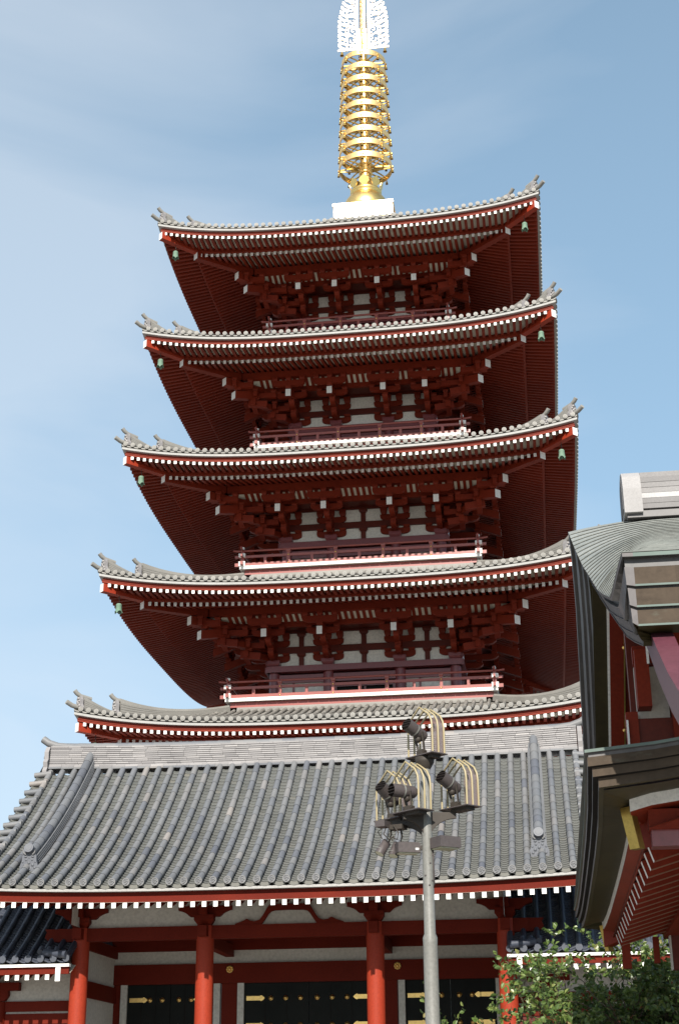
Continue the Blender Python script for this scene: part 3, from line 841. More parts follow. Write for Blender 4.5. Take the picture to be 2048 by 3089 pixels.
m.b2((-HW+.2, -2.6, gz(4.05)), (HW-.2, -2.42, gz(4.20)), 'gate_red_shaded'); m.b2((-HW+.2, 2.42, gz(4.05)), (HW-.2, 2.6, gz(4.20)), 'gate_red_shaded')
gb(m, 'purlin')

# ---------------- frame
CX = [-4.30, -1.72, 1.72, 4.30]
cm = MB(); cm.lathe([(.30, 0), (.30, .05), (.24, .12), (.19, .14)], 'plaster', n=24); cm.lathe([(.178, .14), (.178, gz(3.39))], 'red_sunlit', n=28)
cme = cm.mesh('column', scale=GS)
def place(name, me, x, y, z=0, parent=gate): return link(name, me, parent, (x*GS, y*GS, z*GS))
for x in CX: place('column', cme, x, -2.5)
pm = MB(); pm.b2((-.17, -.17, 0), (.17, .17, gz(3.6)), 'gate_red_shaded'); pme = pm.mesh('door_post', scale=GS)
for x in CX: place('door_post', pme, x, .12)
m = MB()
m.b2((-4.75, -2.60, gz(3.13)), (4.75, -2.40, gz(3.388)), 'gate_red_shaded')
for s in (-1, 1):
    m.prism([(0, 0), (.22, .02), (.3, .10), (.26, .2), (.30, .258), (0, .258)], (s*4.75, -2.57, gz(3.13)), (s, 0, 0), (0, 0, 1), (0, .14, 0), 'gate_red_shaded')
gb(m, 'front_beam')
for x in CX: m = MB(); m.b2((x-.09, -2.4, gz(3.0)), (x+.09, 0, gz(3.24)), 'gate_red_shaded'); gb(m, 'tie_beam')
for s in (-1, 1): m = MB(); m.b2((s*4.3-.08, -2.35, gz(2.08)), (s*4.3+.08, 0, gz(2.40)), 'gate_red_shaded'); gb(m, 'tie_beam')
m = MB()
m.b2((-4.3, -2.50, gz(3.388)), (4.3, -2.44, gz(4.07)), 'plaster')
gb(m, 'upper_wall')
m = MB()
for s in (-1, 1):
    for lo, hi in ((2.40, 3.0), (-EYE/GS, 2.08)): m = MB(); m.b2((s*4.3-.03, -2.35, gz(lo)), (s*4.3+.03, -.05, gz(hi)), 'plaster'); gb(m, 'side_wall')
bk = MB()                                       # boat arm, block and nose over a column
L = lambda r, z: [(-r, -r, z), (r, -r, z), (r, r, z), (-r, r, z)]
bk.hexa(L(.13, 0), L(.20, .10), 'gate_red_shaded'); bk.hexa(L(.20, .10), L(.20, .20), 'gate_red_shaded')
pl = [(-.55, .38), (-.55, .30)]
for k in range(1, 7): a = k/6*math.pi/2; pl.append((-.55+.22*math.sin(a)**1.2 if k < 6 else -.30, .30-.13*(1-math.cos(a))**.8 if k < 6 else .17))
pl = pl + [(-a, c) for a, c in pl[::-1]]
bk.prism(pl, (0, -.09, 0), (1, 0, 0), (0, 0, 1), (0, .18, 0), 'gate_red_shaded')
bk.b2((-.085, -.30, .20), (.085, .1, .38), 'gate_red_shaded')
bk.b2((-.095, -.34, -.23), (.095, -.1, -.02), 'gate_red_shaded')
bke = bk.mesh('bracket', scale=GS)
for x in CX: place('bracket', bke, x, -2.5, gz(3.392))
m = MB()                                        # frog-leg strut in the middle bay
half = [(.0, .385), (.40, .385), (.46, .30), (.53, .18), (.60, .09), (.70, .06), (.79, .075), (.86, .115), (.94, .07), (1.10, .02), (1.10, .0), (.56, .0)]
inn = [(.50, .08), (.42, .20), (.36, .25), (.28, .265), (.0, .27)]
outl = half + inn
m.prism(outl+[(-a, c) for a, c in outl[::-1]][1:-1], (0, -2.585, gz(3.39)), (1, 0, 0), (0, 0, 1), (0, .08, 0), 'gate_red_shaded')
gb(m, 'frog_leg_strut')
# back wall plane with the doors
m = MB()
m.b2((-4.3, -.06, gz(2.86)), (4.3, .04, gz(3.6)), 'plaster')
gb(m, 'transom_wall')
m = MB(); m.b2((-4.3, -.13, gz(2.46)), (4.3, .06, gz(2.87)), 'gate_red_shaded'); m.b2((-4.3, -.16, gz(3.14)), (4.3, .05, gz(3.38)), 'gate_red_shaded')
gb(m, 'lintel')
bs = MB()
bs.tube([(0, .02, 0), (0, -.02, 0)], .075, 'brass', 16)
for k in range(8): bs.ball((.055*math.cos(k*.785), -.02, .055*math.sin(k*.785)), .024, 'gold', 6)
bs.ball((0, -.03, 0), .03, 'gold', 8)
bse = bs.mesh('gold_boss', scale=GS)
for x in (-1.70, 1.92): place('gold_boss', bse, x, -.14, gz(2.74))
for x in (-4.04, -1.99, -1.47, 1.47, 1.99, 4.04): m = MB(); m.b2((x-.07, -.08, 0), (x+.07, .02, gz(2.47)), 'plaster'); gb(m, 'door_jamb')
sd = MB(); sd.lathe([(.052, 0), (.052, .012), (.040, .014), (.036, .03), (.020, .045), (.001, .05)], 'gold', n=14)
sde = sd.mesh('stud', scale=GS)
hg = MB(); hg.prism([(0, -.045), (.30, -.045), (.315, -.06), (.36, -.04), (.40, 0), (.36, .04), (.315, .06), (.30, .045), (0, .045)], (0, 0, 0), (1, 0, 0), (0, 0, 1), (0, -.012, 0), 'gold')
hge = hg.mesh('hinge_plate', scale=GS)
for x0, x1 in ((-3.97, -2.06), (-1.40, 1.40), (2.06, 3.97)):
    for leaf in (0, 1):
        a, b = (x0, (x0+x1)/2-.005) if leaf == 0 else ((x0+x1)/2+.005, x1)
        m = MB(); m.b2((a, -.02, .1), (b, .04, gz(2.46)), 'door_black')
        for q in (.33, .66): m.b2((lerp(a, b, q)-.006, -.026, .1), (lerp(a, b, q)+.006, -.02, gz(2.46)), 'dark_gap')
        d = gb(m, 'door')
        for zz in (2.145, 1.595, 1.04):
            h = place('hinge_plate', hge, a+.05 if leaf == 0 else b-.05, -.022, gz(zz), d)
            if leaf: h.rotation_euler = (0, 0, math.pi)
            n = 3 if b-a > 1.2 else 2
            for k in range(n):
                s0_, sp0 = (.58, .32) if n == 3 else (.50, .27); xx = a+s0_+sp0*k if leaf == 0 else b-s0_-sp0*k
                st_ = place('stud', sde, xx, -.022, gz(zz), d); st_.rotation_euler = (math.pi/2, 0, 0)

# ================================================================== side galleries
def gallery(sx, label):
    g = thing('gallery', label, 'gallery', (-5.72, 36.44, 0))
    x0, x1 = sx*4.32, sx*14.0
    ye, yr, ze, zr = -3.12, -1.25, 2.73, 4.15
    lo, hi = min(x0, x1), max(x0, x1)
    f = lambda y: gz(lerp(ze, zr, (y-ye)/(yr-ye)))-.06*math.sin(math.pi*(y-ye)/(yr-ye))
    m = MB(); p = .262; n = int((hi-lo)/p)
    for j in range(n):
        a = x0+sx*p*j; b = a+sx*p
        for k in range(26):
            ya, yb = lerp(ye, yr, k/26), lerp(ye, yr, (k+1)/26)
            A, B, F = [], [], []
            for q in (0, .33, .67, 1):
                x = lerp(a, b, q); dz = -.04*(1-(2*q-1)**2)
                A.append((x, ya, f(ya)+dz+.014)); B.append((x, yb, f(yb)+dz)); F.append((x, ya, f(ya)+dz-.01))
            t = tt(); m.grid([A, B], 'corridor_tile_shaded', t, False); m.grid([F, A], 'corridor_tile_shaded', t, False)
    for j in range(n+1):
        x = x0+sx*(p*j+.06)
        pts = [(x, lerp(ye-.03, yr, k/7), f(lerp(ye, yr, k/7))+.03) for k in range(8)]
        for k in range(7): m.tube(pts[k:k+2], [.06, .056], 'corridor_tile_shaded', 8, k == 0, tone=tt())
        q = V3(*pts[0]); m.tube([q+V3(0, -.03, 0), q], .07, 'corridor_tile_shaded', 12, True, tone=.7)
    m.grid([[(x, yr+(yr-y), f(y)) for x in (lo, hi)] for y in (yr, ye)], 'corridor_tile_shaded', .4, False)
    m.tube([(x0-sx*.02, yr, gz(zr)+.05), (x1, yr, gz(zr)+.05)], .12, 'corridor_tile_shaded', 8)
    # end tile, upturned
    m.tube([(x0+sx*.55, ye+.05, f(ye)+.16), (x0+sx*.25, ye-.03, f(ye)+.12), (x0+sx*.05, ye-.08, f(ye)+.10)], .075, 'corridor_tile_shaded', 12, True, tone=.5)
    for k in range(3): m.tube([(x0+sx*(.30+.16*k), ye+.0, f(ye)+.10+.03*k), (x0+sx*(.30+.16*k), ye+.12, f(ye)+.24)], .06, 'corridor_tile_shaded', 10, True, tone=.6)
    gb(m, 'roof', g)
    m = MB()
    m.b2((lo, ye-.02, gz(2.605)), (hi, ye+.1, gz(2.66)), 'white_paint'); m.b2((lo+.02, ye+.04, gz(2.47)), (hi-.02, ye+.1, gz(2.604)), 'gate_red_shaded')
    xx = x0+sx*.23; m.b2((xx-.05, ye+.0, gz(2.33)), (xx+.05, ye+.039, gz(2.604)), 'white_paint')
    m.face([(lo, ye+.1, gz(2.5)), (hi, ye+.1, gz(2.5)), (hi, -1.8, gz(3.1)), (lo, -1.8, gz(3.1))], 'soffit_white')
    gb(m, 'eave_board', g)
    m = MB()
    j = 0
    while .46+.207*j < 9.6:
        x = x0+sx*(.46+.207*j); m.beam((x, ye+.05, gz(2.42)), (x, -1.8, gz(2.98)), .085, .11, 'gate_red_shaded', mp='white_paint', plumb=True); j += 1
    gb(m, 'rafters', g)
    m = MB(); m.b2((lo, -1.86, 0), (hi, -1.76, gz(3.2)), 'plaster'); gb(m, 'wall', g)
    m = MB()
    for z0, z1, dy in ((1.84, 2.04, .06), (1.60, 1.80, .04), (.9, 1.1, .04)): m.b2((lo, -1.861-dy, gz(z0)), (hi, -1.861, gz(z1)), 'gate_red_shaded')
    m.b2((lo, -1.875, gz(1.1)), (hi, -1.861, gz(1.6)), 'red_dark')
    m.b2((lo, -1.90, gz(-1.2)), (hi, -1.861, gz(.9)), 'gate_red_shaded')
    gb(m, 'wall_beam', g)
    bk2 = MB(); L = lambda r, z: [(-r, -.14, z), (r, -.14, z), (r, .0, z), (-r, .0, z)]
    bk2.hexa(L(.12, 0), L(.19, .1), 'gate_red_shaded'); bk2.hexa(L(.19, .1), L(.19, .2), 'gate_red_shaded'); bk2.b2((-.42, -.16, .2), (.42, .0, .36), 'gate_red_shaded')
    bm2 = bk2.mesh('bracket', scale=GS)
    pm2 = MB(); pm2.lathe([(.13, 0), (.13, gz(2.04))], 'gate_red_shaded', n=16); pme2 = pm2.mesh('column', scale=GS)
    for k in range(4):
        x = x0+sx*(.75+2.2*k if sx > 0 else 1.82+2.2*k); place('bracket', bm2, x, -1.865, gz(2.05), g); place('column', pme2, x, -1.88, 0, g)
    return g
gallery(-1, 'low red gallery with shaded tiled roof joining the left end of the gate hall')
gallery(1, 'low red gallery with shaded tiled roof behind the green shrub')

# ================================================================== FLOODLIGHT MAST
LX, LY = -1.68, 22.0
post = thing('floodlight_mast', 'grey steel mast carrying caged projectors, standing in front of the tiled gate roof', 'lamp post', (LX, LY, 0))
m = MB()
m.lathe([(.22, 0), (.22, .03), (.125, .05), (.105, .06), (.105, EYE+2.16), (.108, EYE+2.24), (.083, EYE+2.30), (.078, EYE+3.6), (.074, EYE+4.86), (.0, EYE+4.87)], 'pole_paint', n=28)
for z, a in ((3.30, -60), (3.05, -40), (2.98, -75), (3.12, -115), (3.42, -20)): m.ball((.08*math.cos(rad(a)), .08*math.sin(rad(a)), EYE+z), .014, 'lamp_brown', 6)
m.tube([(.085, -.02, EYE+3.5), (.088, -.02, EYE+3.0), (.075, -.02, EYE+2.95)], .012, 'lamp_brown', 6)
m.build('pole', post)
m = MB()
def gusset(m, dx, dy, z0, z1, w):
    """curved bracket plate from the mast out to a platform"""
    A = Vector((dx, dy, 0)); L = A.length; A.normalize()
    pl = [(.05, z0)]
    for k in range(1, 9): t = k/8; pl.append((.05+(L-.05)*(1-math.cos(t*math.pi/2)), z0+(z1-.09-z0)*math.sin(t*math.pi/2)))
    pl += [(L, z1), (.04, z1), (.02, z1-.1)]
    N = Vector((-A.y, A.x, 0))
    m.prism(pl, N*-w/2, A, (0, 0, 1), N*w, 'lamp_brown')
for ga in ((-.34, -.10, EYE+3.66, EYE+4.03, .10), (-.52, .34, EYE+3.66, EYE+3.98, .10), (.44, .06, EYE+3.66, EYE+4.05, .06)):
    g_ = MB(); gusset(g_, *ga); g_.names = ['lamp_dark']; g_.build('mast_bracket', post)
g_ = None
m.lathe([(.078, EYE+4.70), (.14, EYE+4.80), (.15, EYE+4.88), (0, EYE+4.885)], 'lamp_dark', n=20)
m.build('mast_collar', post)
RZ = rad(-43)
def floodlight(x, y, z, mouth, rear, cage=True, shield=True):
    """x,y,z: platform centre relative to the mast foot; mouth / rear: barrel ends relative to it"""
    pf = MB()
    pf.box((0, 0, 0), (.60, .32, .014), 'lamp_brown'); pf.box((.05, -.0, -.03), (.34, .16, .045), 'lamp_dark')
    pf.box((-.28, 0, -.012), (.02, .30, .02), 'lamp_brown')
    base = pf.build('floodlight', post, (x, y, z), RZ)
    Ri = Matrix.Rotation(-RZ, 3, 'Z')
    a, b = Ri @ Vector(mouth), Ri @ Vector(rear); d = (a-b).normalized()
    bm_ = MB(); a = a+Vector((a.x-b.x, a.y-b.y, a.z-b.z))*.12; S_ = 1.25
    q = lambda t: b+d*t; Ln = (a-b).length
    bm_.tube([q(-.01), q(.0), q(.02), q(.05), q(Ln*.5)], [.04, .07, .085, .092, .092], 'lamp_brown', 22)
    bm_.tube([q(Ln*.5), q(Ln*.52), q(Ln*.56)], [.101, .104, .101], 'pole_paint', 22)
    bm_.tube([q(Ln*.54), q(Ln*1.0)], [.099, .099], 'lamp_brown', 24, cap=False)
    bm_.tube([q(Ln*1.0), q(Ln*.55)], [.094, .094], 'lamp_dark', 24, cap=False)
    bm_.tube([q(Ln*.56), q(Ln*.57)], [.094, .094], 'lamp_glass', 24)
    sd_ = d.cross(Vector((0, 0, 1))).normalized(); u = sd_.cross(d)
    for k in (-1, 0, 1):                         # louvre blades in the mouth
        c = q(Ln*.97)+u*.045*k; h = math.sqrt(.093**2-(.045*k)**2)
        bm_.beam(c-sd_*h, c+sd_*h, .05, .003, 'lamp_brown', up=u)
    bm_.build('barrel', base)
    yk = MB(); c = q(Ln*.35)
    for s in (-1, 1): yk.beam(c+sd_*.098*s, Vector((c.x*.6, c.y*.6, .06))+sd_*.06*s, .02, .035, 'lamp_dark')
    yk.box((c.x*.6, c.y*.6, .05), (.13, .10, .07), 'lamp_dark'); yk.tube([(c.x*.6, c.y*.6, 0), (c.x*.6, c.y*.6, .08)], .045, 'lamp_brown', 12); yk.ball(c-Vector((0, 0, .10)), .055, 'lamp_dark', 8)
    yk.build('yoke', base)
    if cage:
        cg = MB()
        for k in range(3):
            yy = -.12+.12*k
            P = [(-.27, yy, 0), (-.27, yy, .47), (-.24, yy, .55), (.0, yy, .74), (.20, yy, .60), (.255, yy, .50), (.27, yy, .40), (.27, yy, 0)]
            cg.tube(P, .0155, 'cage_cream', 8)
        cg.build('cage', base)
    if shield:                                   # perforated sheet along the far hoop, rounded at the top
        pl = [(-.05, .005), (-.05, .44), (.0, .60), (.10, .655), (.2, .58), (.25, .48), (.262, .40), (.262, .005)]
        me = bpy.data.meshes.new('back_shield')
        vs = [(a_, .135, z_) for a_, z_ in pl]+[(.262, -.06, .005), (.262, -.06, .40), (.25, -.06, .48)]
        fs = [tuple(range(8)), (7, 6, 9, 8), (6, 5, 10, 9)]
        me.from_pydata(vs, [], fs); me.materials.append(MATS['perforated_steel'])
        uv = me.uv_layers.new(name='UVMap')
        for pg in me.polygons:
            for li in pg.loop_indices:
                v = me.vertices[me.loops[li].vertex_index].co; uv.data[li].uv = (v.x+v.y, v.z)
        link('back_shield', me, base)
    return base
f1 = floodlight(.03, .0, EYE+4.90, (-.25, -.20, .44), (-.03, .04, .30)); tag(f1, 'caged projector on the very top of the mast')
f2 = floodlight(-.19, -.14, EYE+4.04, (-.26, -.17, .30), (.04, .06, .30), shield=False); tag(f2, 'caged projector left of the mast, aimed level')
f3 = floodlight(.51, .02, EYE+4.10, (-.24, -.20, .43), (-.03, .03, .28)); tag(f3, 'caged projector right of the mast')
f4 = floodlight(-.52, .40, EYE+4.03, (-.16, -.18, .46), (.02, .08, .26), shield=True); tag(f4, 'caged projector set back at the far left of the mast')
m = MB()
m.tube([(-.60, .0, EYE+3.88), (-.64, -.06, EYE+3.74), (-.56, -.05, EYE+3.66), (-.50, .02, EYE+3.72)], .010, 'lamp_dark', 6); m.tube([(-.50, .0, EYE+3.88), (-.42, -.06, EYE+3.76), (-.44, -.05, EYE+3.66), (-.52, .02, EYE+3.70)], .010, 'lamp_dark', 6)
m.box((-.66, .02, EYE+3.90), (.16, .20, .09), 'lamp_brown', rz=rad(-20)); m.box((-.44, .1, EYE+3.86), (.22, .18, .07), 'lamp_dark', rz=rad(-20))
m.build('ballast_box', post)
def boxlight(x, y, z, w, d, h, rz, name='area_light'):
    m = MB(); m.box((0, 0, 0), (w, d, h), 'lamp_brown'); m.box((0, 0, -h/2-.008), (w-.05, d-.05, .016), 'lamp_lens')
    m.box((0, 0, h/2+.006), (w-.03, d-.03, .012), 'lamp_brown')
    return m.build(name, post, (x, y, z), rz)
stk = MB(); stk.box((.12, -.1115, -.02), (.05, .004, .03), 'white_paint')
boxlight(.27, -.06, EYE+3.58, .36, .30, .15, rad(38)); stk.build('sticker', boxlight(-.30, .0, EYE+3.53, .34, .22, .14, rad(22)))
m = MB(); m.box((.10, 0, EYE+3.56), (.12, .06, .06), 'lamp_brown'); m.box((-.11, 0, EYE+3.53), (.10, .06, .06), 'lamp_dark'); m.build('light_arm', post)
for x, z, dx in ((-.66, 3.60, -.16), (-.50, 3.56, -.04)):
    m = MB(); a = Vector((.10, -.02, .10)); b = Vector((dx*.4, -.04, -.13))
    m.tube([a*.6, a*.5, b*.9, b], [.05, .07, .075, .075], 'lamp_brown', 18, cap=False); m.tube([b*.96, b*.97], [.07, .07], 'lamp_lens', 18)
    m.tube([b*.55, b*.6], [.079, .079], 'pole_paint', 18); m.tube([a*.6, a*.62], [.05, .05], 'lamp_dark', 14)
    m.tube([(.08, 0, .05), (.12, 0, .16), (.10, 0, .27)], .014, 'lamp_dark', 6); m.tube([(-.02, 0, .1), (-.08, -.02, .2), (.0, 0, .28)], .008, 'lamp_dark', 6)
    m.build('spotlight', post, (x, .1, EYE+z))

# ================================================================== COPPER-ROOFED PAVILION on the right
hall = thing('pavilion', 'red pavilion with layered copper eaves and pale copper gable roof at the right edge', 'pavilion', (0, 0, 0))
HO = Vector((2.6, 15.5, 0)); hall.location = HO
def hbuild(m, name, parent=hall):
    dx = HO if parent is hall else Vector((0, 0, 0))
    m.v = [(a-HO.x, b-HO.y, c+EYE) for a, b, c in m.v]
    return m.build(name, parent)
K = .904
RY, RZ_ = 13.56, 5.28                            # ridge line of the gable roof
EYy, EZ = 10.49, 3.815                           # front eave edge
tipf = [(.624, 10.76, 3.553), (.590, 11.0, 3.66), (.558, 11.21, 3.77), (.524, 11.66, 4.04), (.488, 12.11, 4.31), (.457, 12.84, 4.745), (.434, 13.56, 5.18)]
def along(pts, t):
    n = len(pts)-1; i = min(int(t*n), n-1); f = t*n-i
    return Vector(pts[i]).lerp(Vector(pts[i+1]), f)
def main_pt(a): return lerp(EYy, RY, a), lerp(EZ, RZ_, a)-.05*math.sin(math.pi*a)
def roofpt(a, X):
    v = along(tipf, a); Xm = lerp(.72, 1.42, a**.55); Y, Z = main_pt(a)
    if X >= Xm: return Vector((X, Y, Z))
    q = clamp((X-v.x)/(Xm-v.x)); e = (1-q)**2.0
    if a < .25: e = lerp((1-q)**1.1, e, a/.25)
    return Vector((X, lerp(Y, v.y, e), lerp(Z, v.z, e)))
m = MB(); NCR = 27
us = [0, .03, .07, .12, .18, .26, .36, .48, .60, .72, .85, 1.0]
def rowpts(a):
    v = along(tipf, a); Xm = lerp(.72, 1.42, a**.55)
    return [roofpt(a, v.x+(Xm-v.x)*u) for u in us]+[roofpt(a, x) for x in (Xm+.4, Xm+.9, Xm+1.6, 4.6)]
for k in range(NCR):
    a0, a1 = k/NCR, (k+1)/NCR
    A = rowpts(a0); B = rowpts(a1)
    up = Vector((-.1, -.35, .9))*.014
    A2 = [p+up*(1 if i > 0 else .4) for i, p in enumerate(A)]
    st = random.randint(3, 12)
    for i in range(len(A)-1):
        if i == 0 or rnd() < .16: tn = clamp(random.gauss(.5, .25))
        m.grid([A2[i:i+2], B[i:i+2]], 'copper_patina', tn, True)
        m.grid([[p+up*.42 for p in A[i:i+2]], A2[i:i+2]], 'copper_patina', tn, False); m.grid([[p+up*-.15 for p in A[i:i+2]], [p+up*.42 for p in A[i:i+2]]], 'dark_gap', .3, False)
# back slope
Bk = [(.434, 13.56, 5.18), (.456, 13.80, 5.036), (.483, 14.39, 4.68), (.500, 15.2, 4.196), (.514, 16.0, 3.716), (.535, 17.2, 3.0)]
m.grid([[(x, y, z) for x, y, z in Bk], [(x+.3, y, z+.02) for x, y, z in Bk], [(4.6, y, z+.06) for x, y, z in Bk]], 'copper_patina', .5, False)
hbuild(m, 'gable_roof')
# layered copper edge: front eave, curled corner, front verge, back verge
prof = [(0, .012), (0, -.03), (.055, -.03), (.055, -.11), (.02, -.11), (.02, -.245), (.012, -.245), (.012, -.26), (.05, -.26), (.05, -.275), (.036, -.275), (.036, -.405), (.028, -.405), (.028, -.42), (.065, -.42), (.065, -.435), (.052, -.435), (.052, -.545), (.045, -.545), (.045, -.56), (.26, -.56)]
pm_ = ['verdigris', 'copper_dark', 'copper_dark', 'copper_dark', 'copper_brown', 'verdigris', 'verdigris', 'copper_dark', 'copper_dark', 'copper_dark', 'copper_brown', 'verdigris', 'verdigris', 'copper_dark', 'copper_dark', 'copper_dark', 'copper_brown', 'verdigris', 'verdigris', 'copper_olive']  # dark entries paint shade into the recesses between copper layers
def edge_sweep(m, path, I, U, mats, tn=.5):
    for j in range(len(prof)-1):
        rows = [[Vector(p)+i*a+u*b for a, b in prof[j:j+2]] for p, i, u in zip(path, I, U)]
        for k in range(len(rows)-1): m.grid(rows[k:k+2], mats[j], clamp(tn+random.uniform(-.25, .25)), False)
m = MB()
xs_ = [4.6, 3.8, 3.0, 2.4, 1.9, 1.5, 1.1, .80]
Pf = [Vector((x, EYy, EZ)) for x in xs_]
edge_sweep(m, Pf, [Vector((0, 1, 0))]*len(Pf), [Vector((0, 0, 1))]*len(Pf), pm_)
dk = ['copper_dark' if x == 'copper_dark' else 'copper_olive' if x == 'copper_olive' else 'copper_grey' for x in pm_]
dkb = ['copper_dark' if x != 'copper_olive' else x for x in pm_]  # shaded back verge: copper layers painted dark
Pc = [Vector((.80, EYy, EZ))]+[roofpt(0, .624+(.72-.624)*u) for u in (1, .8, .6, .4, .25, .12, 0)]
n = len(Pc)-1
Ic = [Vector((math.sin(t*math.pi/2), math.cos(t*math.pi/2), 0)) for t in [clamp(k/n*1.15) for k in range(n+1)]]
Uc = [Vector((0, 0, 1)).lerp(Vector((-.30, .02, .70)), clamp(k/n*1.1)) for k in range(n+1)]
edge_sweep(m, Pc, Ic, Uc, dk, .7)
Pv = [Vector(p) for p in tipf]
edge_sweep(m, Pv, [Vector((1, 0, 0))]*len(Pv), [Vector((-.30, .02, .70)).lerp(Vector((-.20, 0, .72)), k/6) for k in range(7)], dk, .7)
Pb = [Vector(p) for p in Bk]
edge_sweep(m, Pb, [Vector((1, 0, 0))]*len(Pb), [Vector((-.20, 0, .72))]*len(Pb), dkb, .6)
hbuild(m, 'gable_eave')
# ridge box of stacked slabs
m = MB()
RB, RT = 5.28, 5.70
for l in range(7):
    z0 = RB+.02+l*.057; hw = .20-.006*l; x = 1.14
    while x < 4.6:
        x2 = min(x+random.choice((.42, .55, .7)), 4.6)
        m.b2((x+.012, RY-hw-random.uniform(0, .012), z0), (x2, RY+hw, z0+.051), 'ridge_slab', tone=random.choice((.15, .35, .5, .6, .95))); x = x2
m.b2((1.1, RY-.12, RB), (4.6, RY+.12, RT-.05), 'dark_gap')
m.b2((1.0, RY-.22, RB-.07), (4.6, RY+.22, RB-.005), 'copper_dark')
hbuild(m, 'ridge')
m = MB()
pl = [(-.26, -.05), (.26, -.05), (.25, .2), (.21, .34), (.13, .41), (0, .44), (-.13, .41), (-.21, .34), (-.25, .2)]
m.prism(pl, (.975, RY, RB+.02), (0, 1, 0), (0, 0, 1), (.175, 0, 0), 'ridge_slab', tone=.8)
m.prism([(a*.72, .05+b*.72) for a, b in pl], (.968, RY, RB+.02), (0, 1, 0), (0, 0, 1), (.01, 0, 0), 'ridge_slab', tone=.1)
hbuild(m, 'ridge_end')
# boards under the verge
def board(m, pts, x0, x1, zo, h, mat):
    m.sweep([(x0, zo-h), (x1, zo-h), (x1, zo), (x0, zo)], [(0, y, z) for y, z in pts], (1, 0, 0), (0, 0, 1), mat)
bk = [(RY-.02, 5.18), (14.6, 4.556), (15.6, 3.956), (17.0, 3.1)]; fk = [(RY+.02, 5.18), (12.4, 4.48), (11.2, 3.76), (10.4, 3.27), (9.7, 2.88), (9.0, 2.55)]
m = MB(); board(m, bk, .63, .765, -.405, .03, 'copper_olive'); board(m, bk, .765, .790, -.30, .165, 'white_paint'); hbuild(m, 'verge_soffit')
m = MB(); board(m, bk, .788, .925, -.20, .27, 'red_lacquer'); board(m, bk, .94, 1.05, -.20, .22, 'red_lacquer'); hbuild(m, 'bargeboard')
m = MB(); board(m, bk, .926, .939, -.30, .18, 'brass')
for y, z in ((14.32, 4.31), (15.32, 3.71)):
    for a, b, r in ((0, 0, .045), (.05, -.05, .03), (-.05, .05, .03), (.0, .09, .022), (.0, -.1, .022)): m.ball((.925, y+a, z+b), r, 'gold', 8)
m.tube([(.86, 14.3, 4.36), (.93, 14.3, 4.34)], .035, 'gold', 10)
for a in range(4): m.ball((1.03, 10.95+.05*a, 3.26+.04*a), .035, 'gold', 8)
hbuild(m, 'gold_fitting')
m = MB(); board(m, fk, .90, 1.06, -.22, .26, 'red_purple_sheen'); board(m, fk, .93, 1.07, -.48, .03, 'red_purple_sheen'); hbuild(m, 'front_bargeboard')
m = MB()
m.face([(.88, 10.74, 3.27), (4.6, 10.74, 3.27), (4.6, 13.2, 4.55), (.88, 13.2, 4.55)], 'plaster')
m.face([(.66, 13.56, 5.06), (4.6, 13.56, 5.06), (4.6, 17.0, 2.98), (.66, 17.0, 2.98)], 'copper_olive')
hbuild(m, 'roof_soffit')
# front wall of the upper storey
m = MB()
m.b2((.86, 13.057, 2.8), (4.6, 13.2, 4.6), 'red_dark'); hbuild(m, 'upper_wall')
m = MB(); m.b2((.907, 13.0, 3.145), (1.19, 13.055, 3.63), 'plaster'); m.b2((1.40, 13.0, 3.145), (2.4, 13.055, 3.63), 'plaster'); hbuild(m, 'plaster_panel')
m = MB()
m.b2((.91, 12.80, 3.22), (1.03, 12.99, 3.74), 'red_lacquer'); m.b2((1.20, 12.86, 2.9), (1.38, 12.99, 3.9), 'red_lacquer'); m.b2((.90, 12.9, 3.64), (4.6, 13.0, 3.80), 'red_lacquer')
m.b2((.80, 12.9, 2.9), (.905, 13.05, 3.2), 'red_lacquer')
m.b2((.86, 12.92, 2.7), (4.6, 13.0, 3.14), 'red_dark')
hbuild(m, 'upper_frame')
m = MB(); m.b2((1.015, 12.78, 3.60), (1.035, 12.80, 3.84), 'white_paint'); m.b2((1.18, 12.83, 3.24), (1.20, 12.86, 3.52), 'white_paint'); m.b2((.80, 12.87, 2.86), (.815, 12.9, 3.12), 'white_paint'); hbuild(m, 'white_edging')
# ---- lower roof
near = Vector((.39, 12.06, 2.68)); far = Vector((.42, 23.1, 2.72))
side = [near, Vector((.415, 13.6, 2.605)), Vector((.428, 15.2, 2.595)), Vector((.432, 17, 2.59)), Vector((.434, 19.5, 2.60)), Vector((.432, 21, 2.625)), Vector((.428, 22.2, 2.67)), far]
front = [Vector((x, 12.06, z)) for x, z in ((4.6, 3.10), (3.4, 3.06), (2.6, 2.98), (2.0, 2.89), (1.5, 2.81), (1.156, 2.757), (.96, 2.73), (.39, 2.68))]
back = [Vector((x, 23.1, z)) for x, z in ((.42, 2.72), (1, 2.66), (2, 2.62), (4.6, 2.62))]
lp = [(0, .01), (0, -.015), (.03, -.02), (.03, -.05), (.02, -.05), (.02, -.125), (.055, -.13), (.055, -.205), (.10, -.21), (.10, -.285), (.14, -.288)]
lm = ['verdigris', 'copper_dark', 'copper_dark', 'copper_dark', 'copper_brown', 'dark_gap', 'copper_brown', 'dark_gap', 'copper_brown', 'copper_olive']  # step undersides and recesses painted dark to carry shade
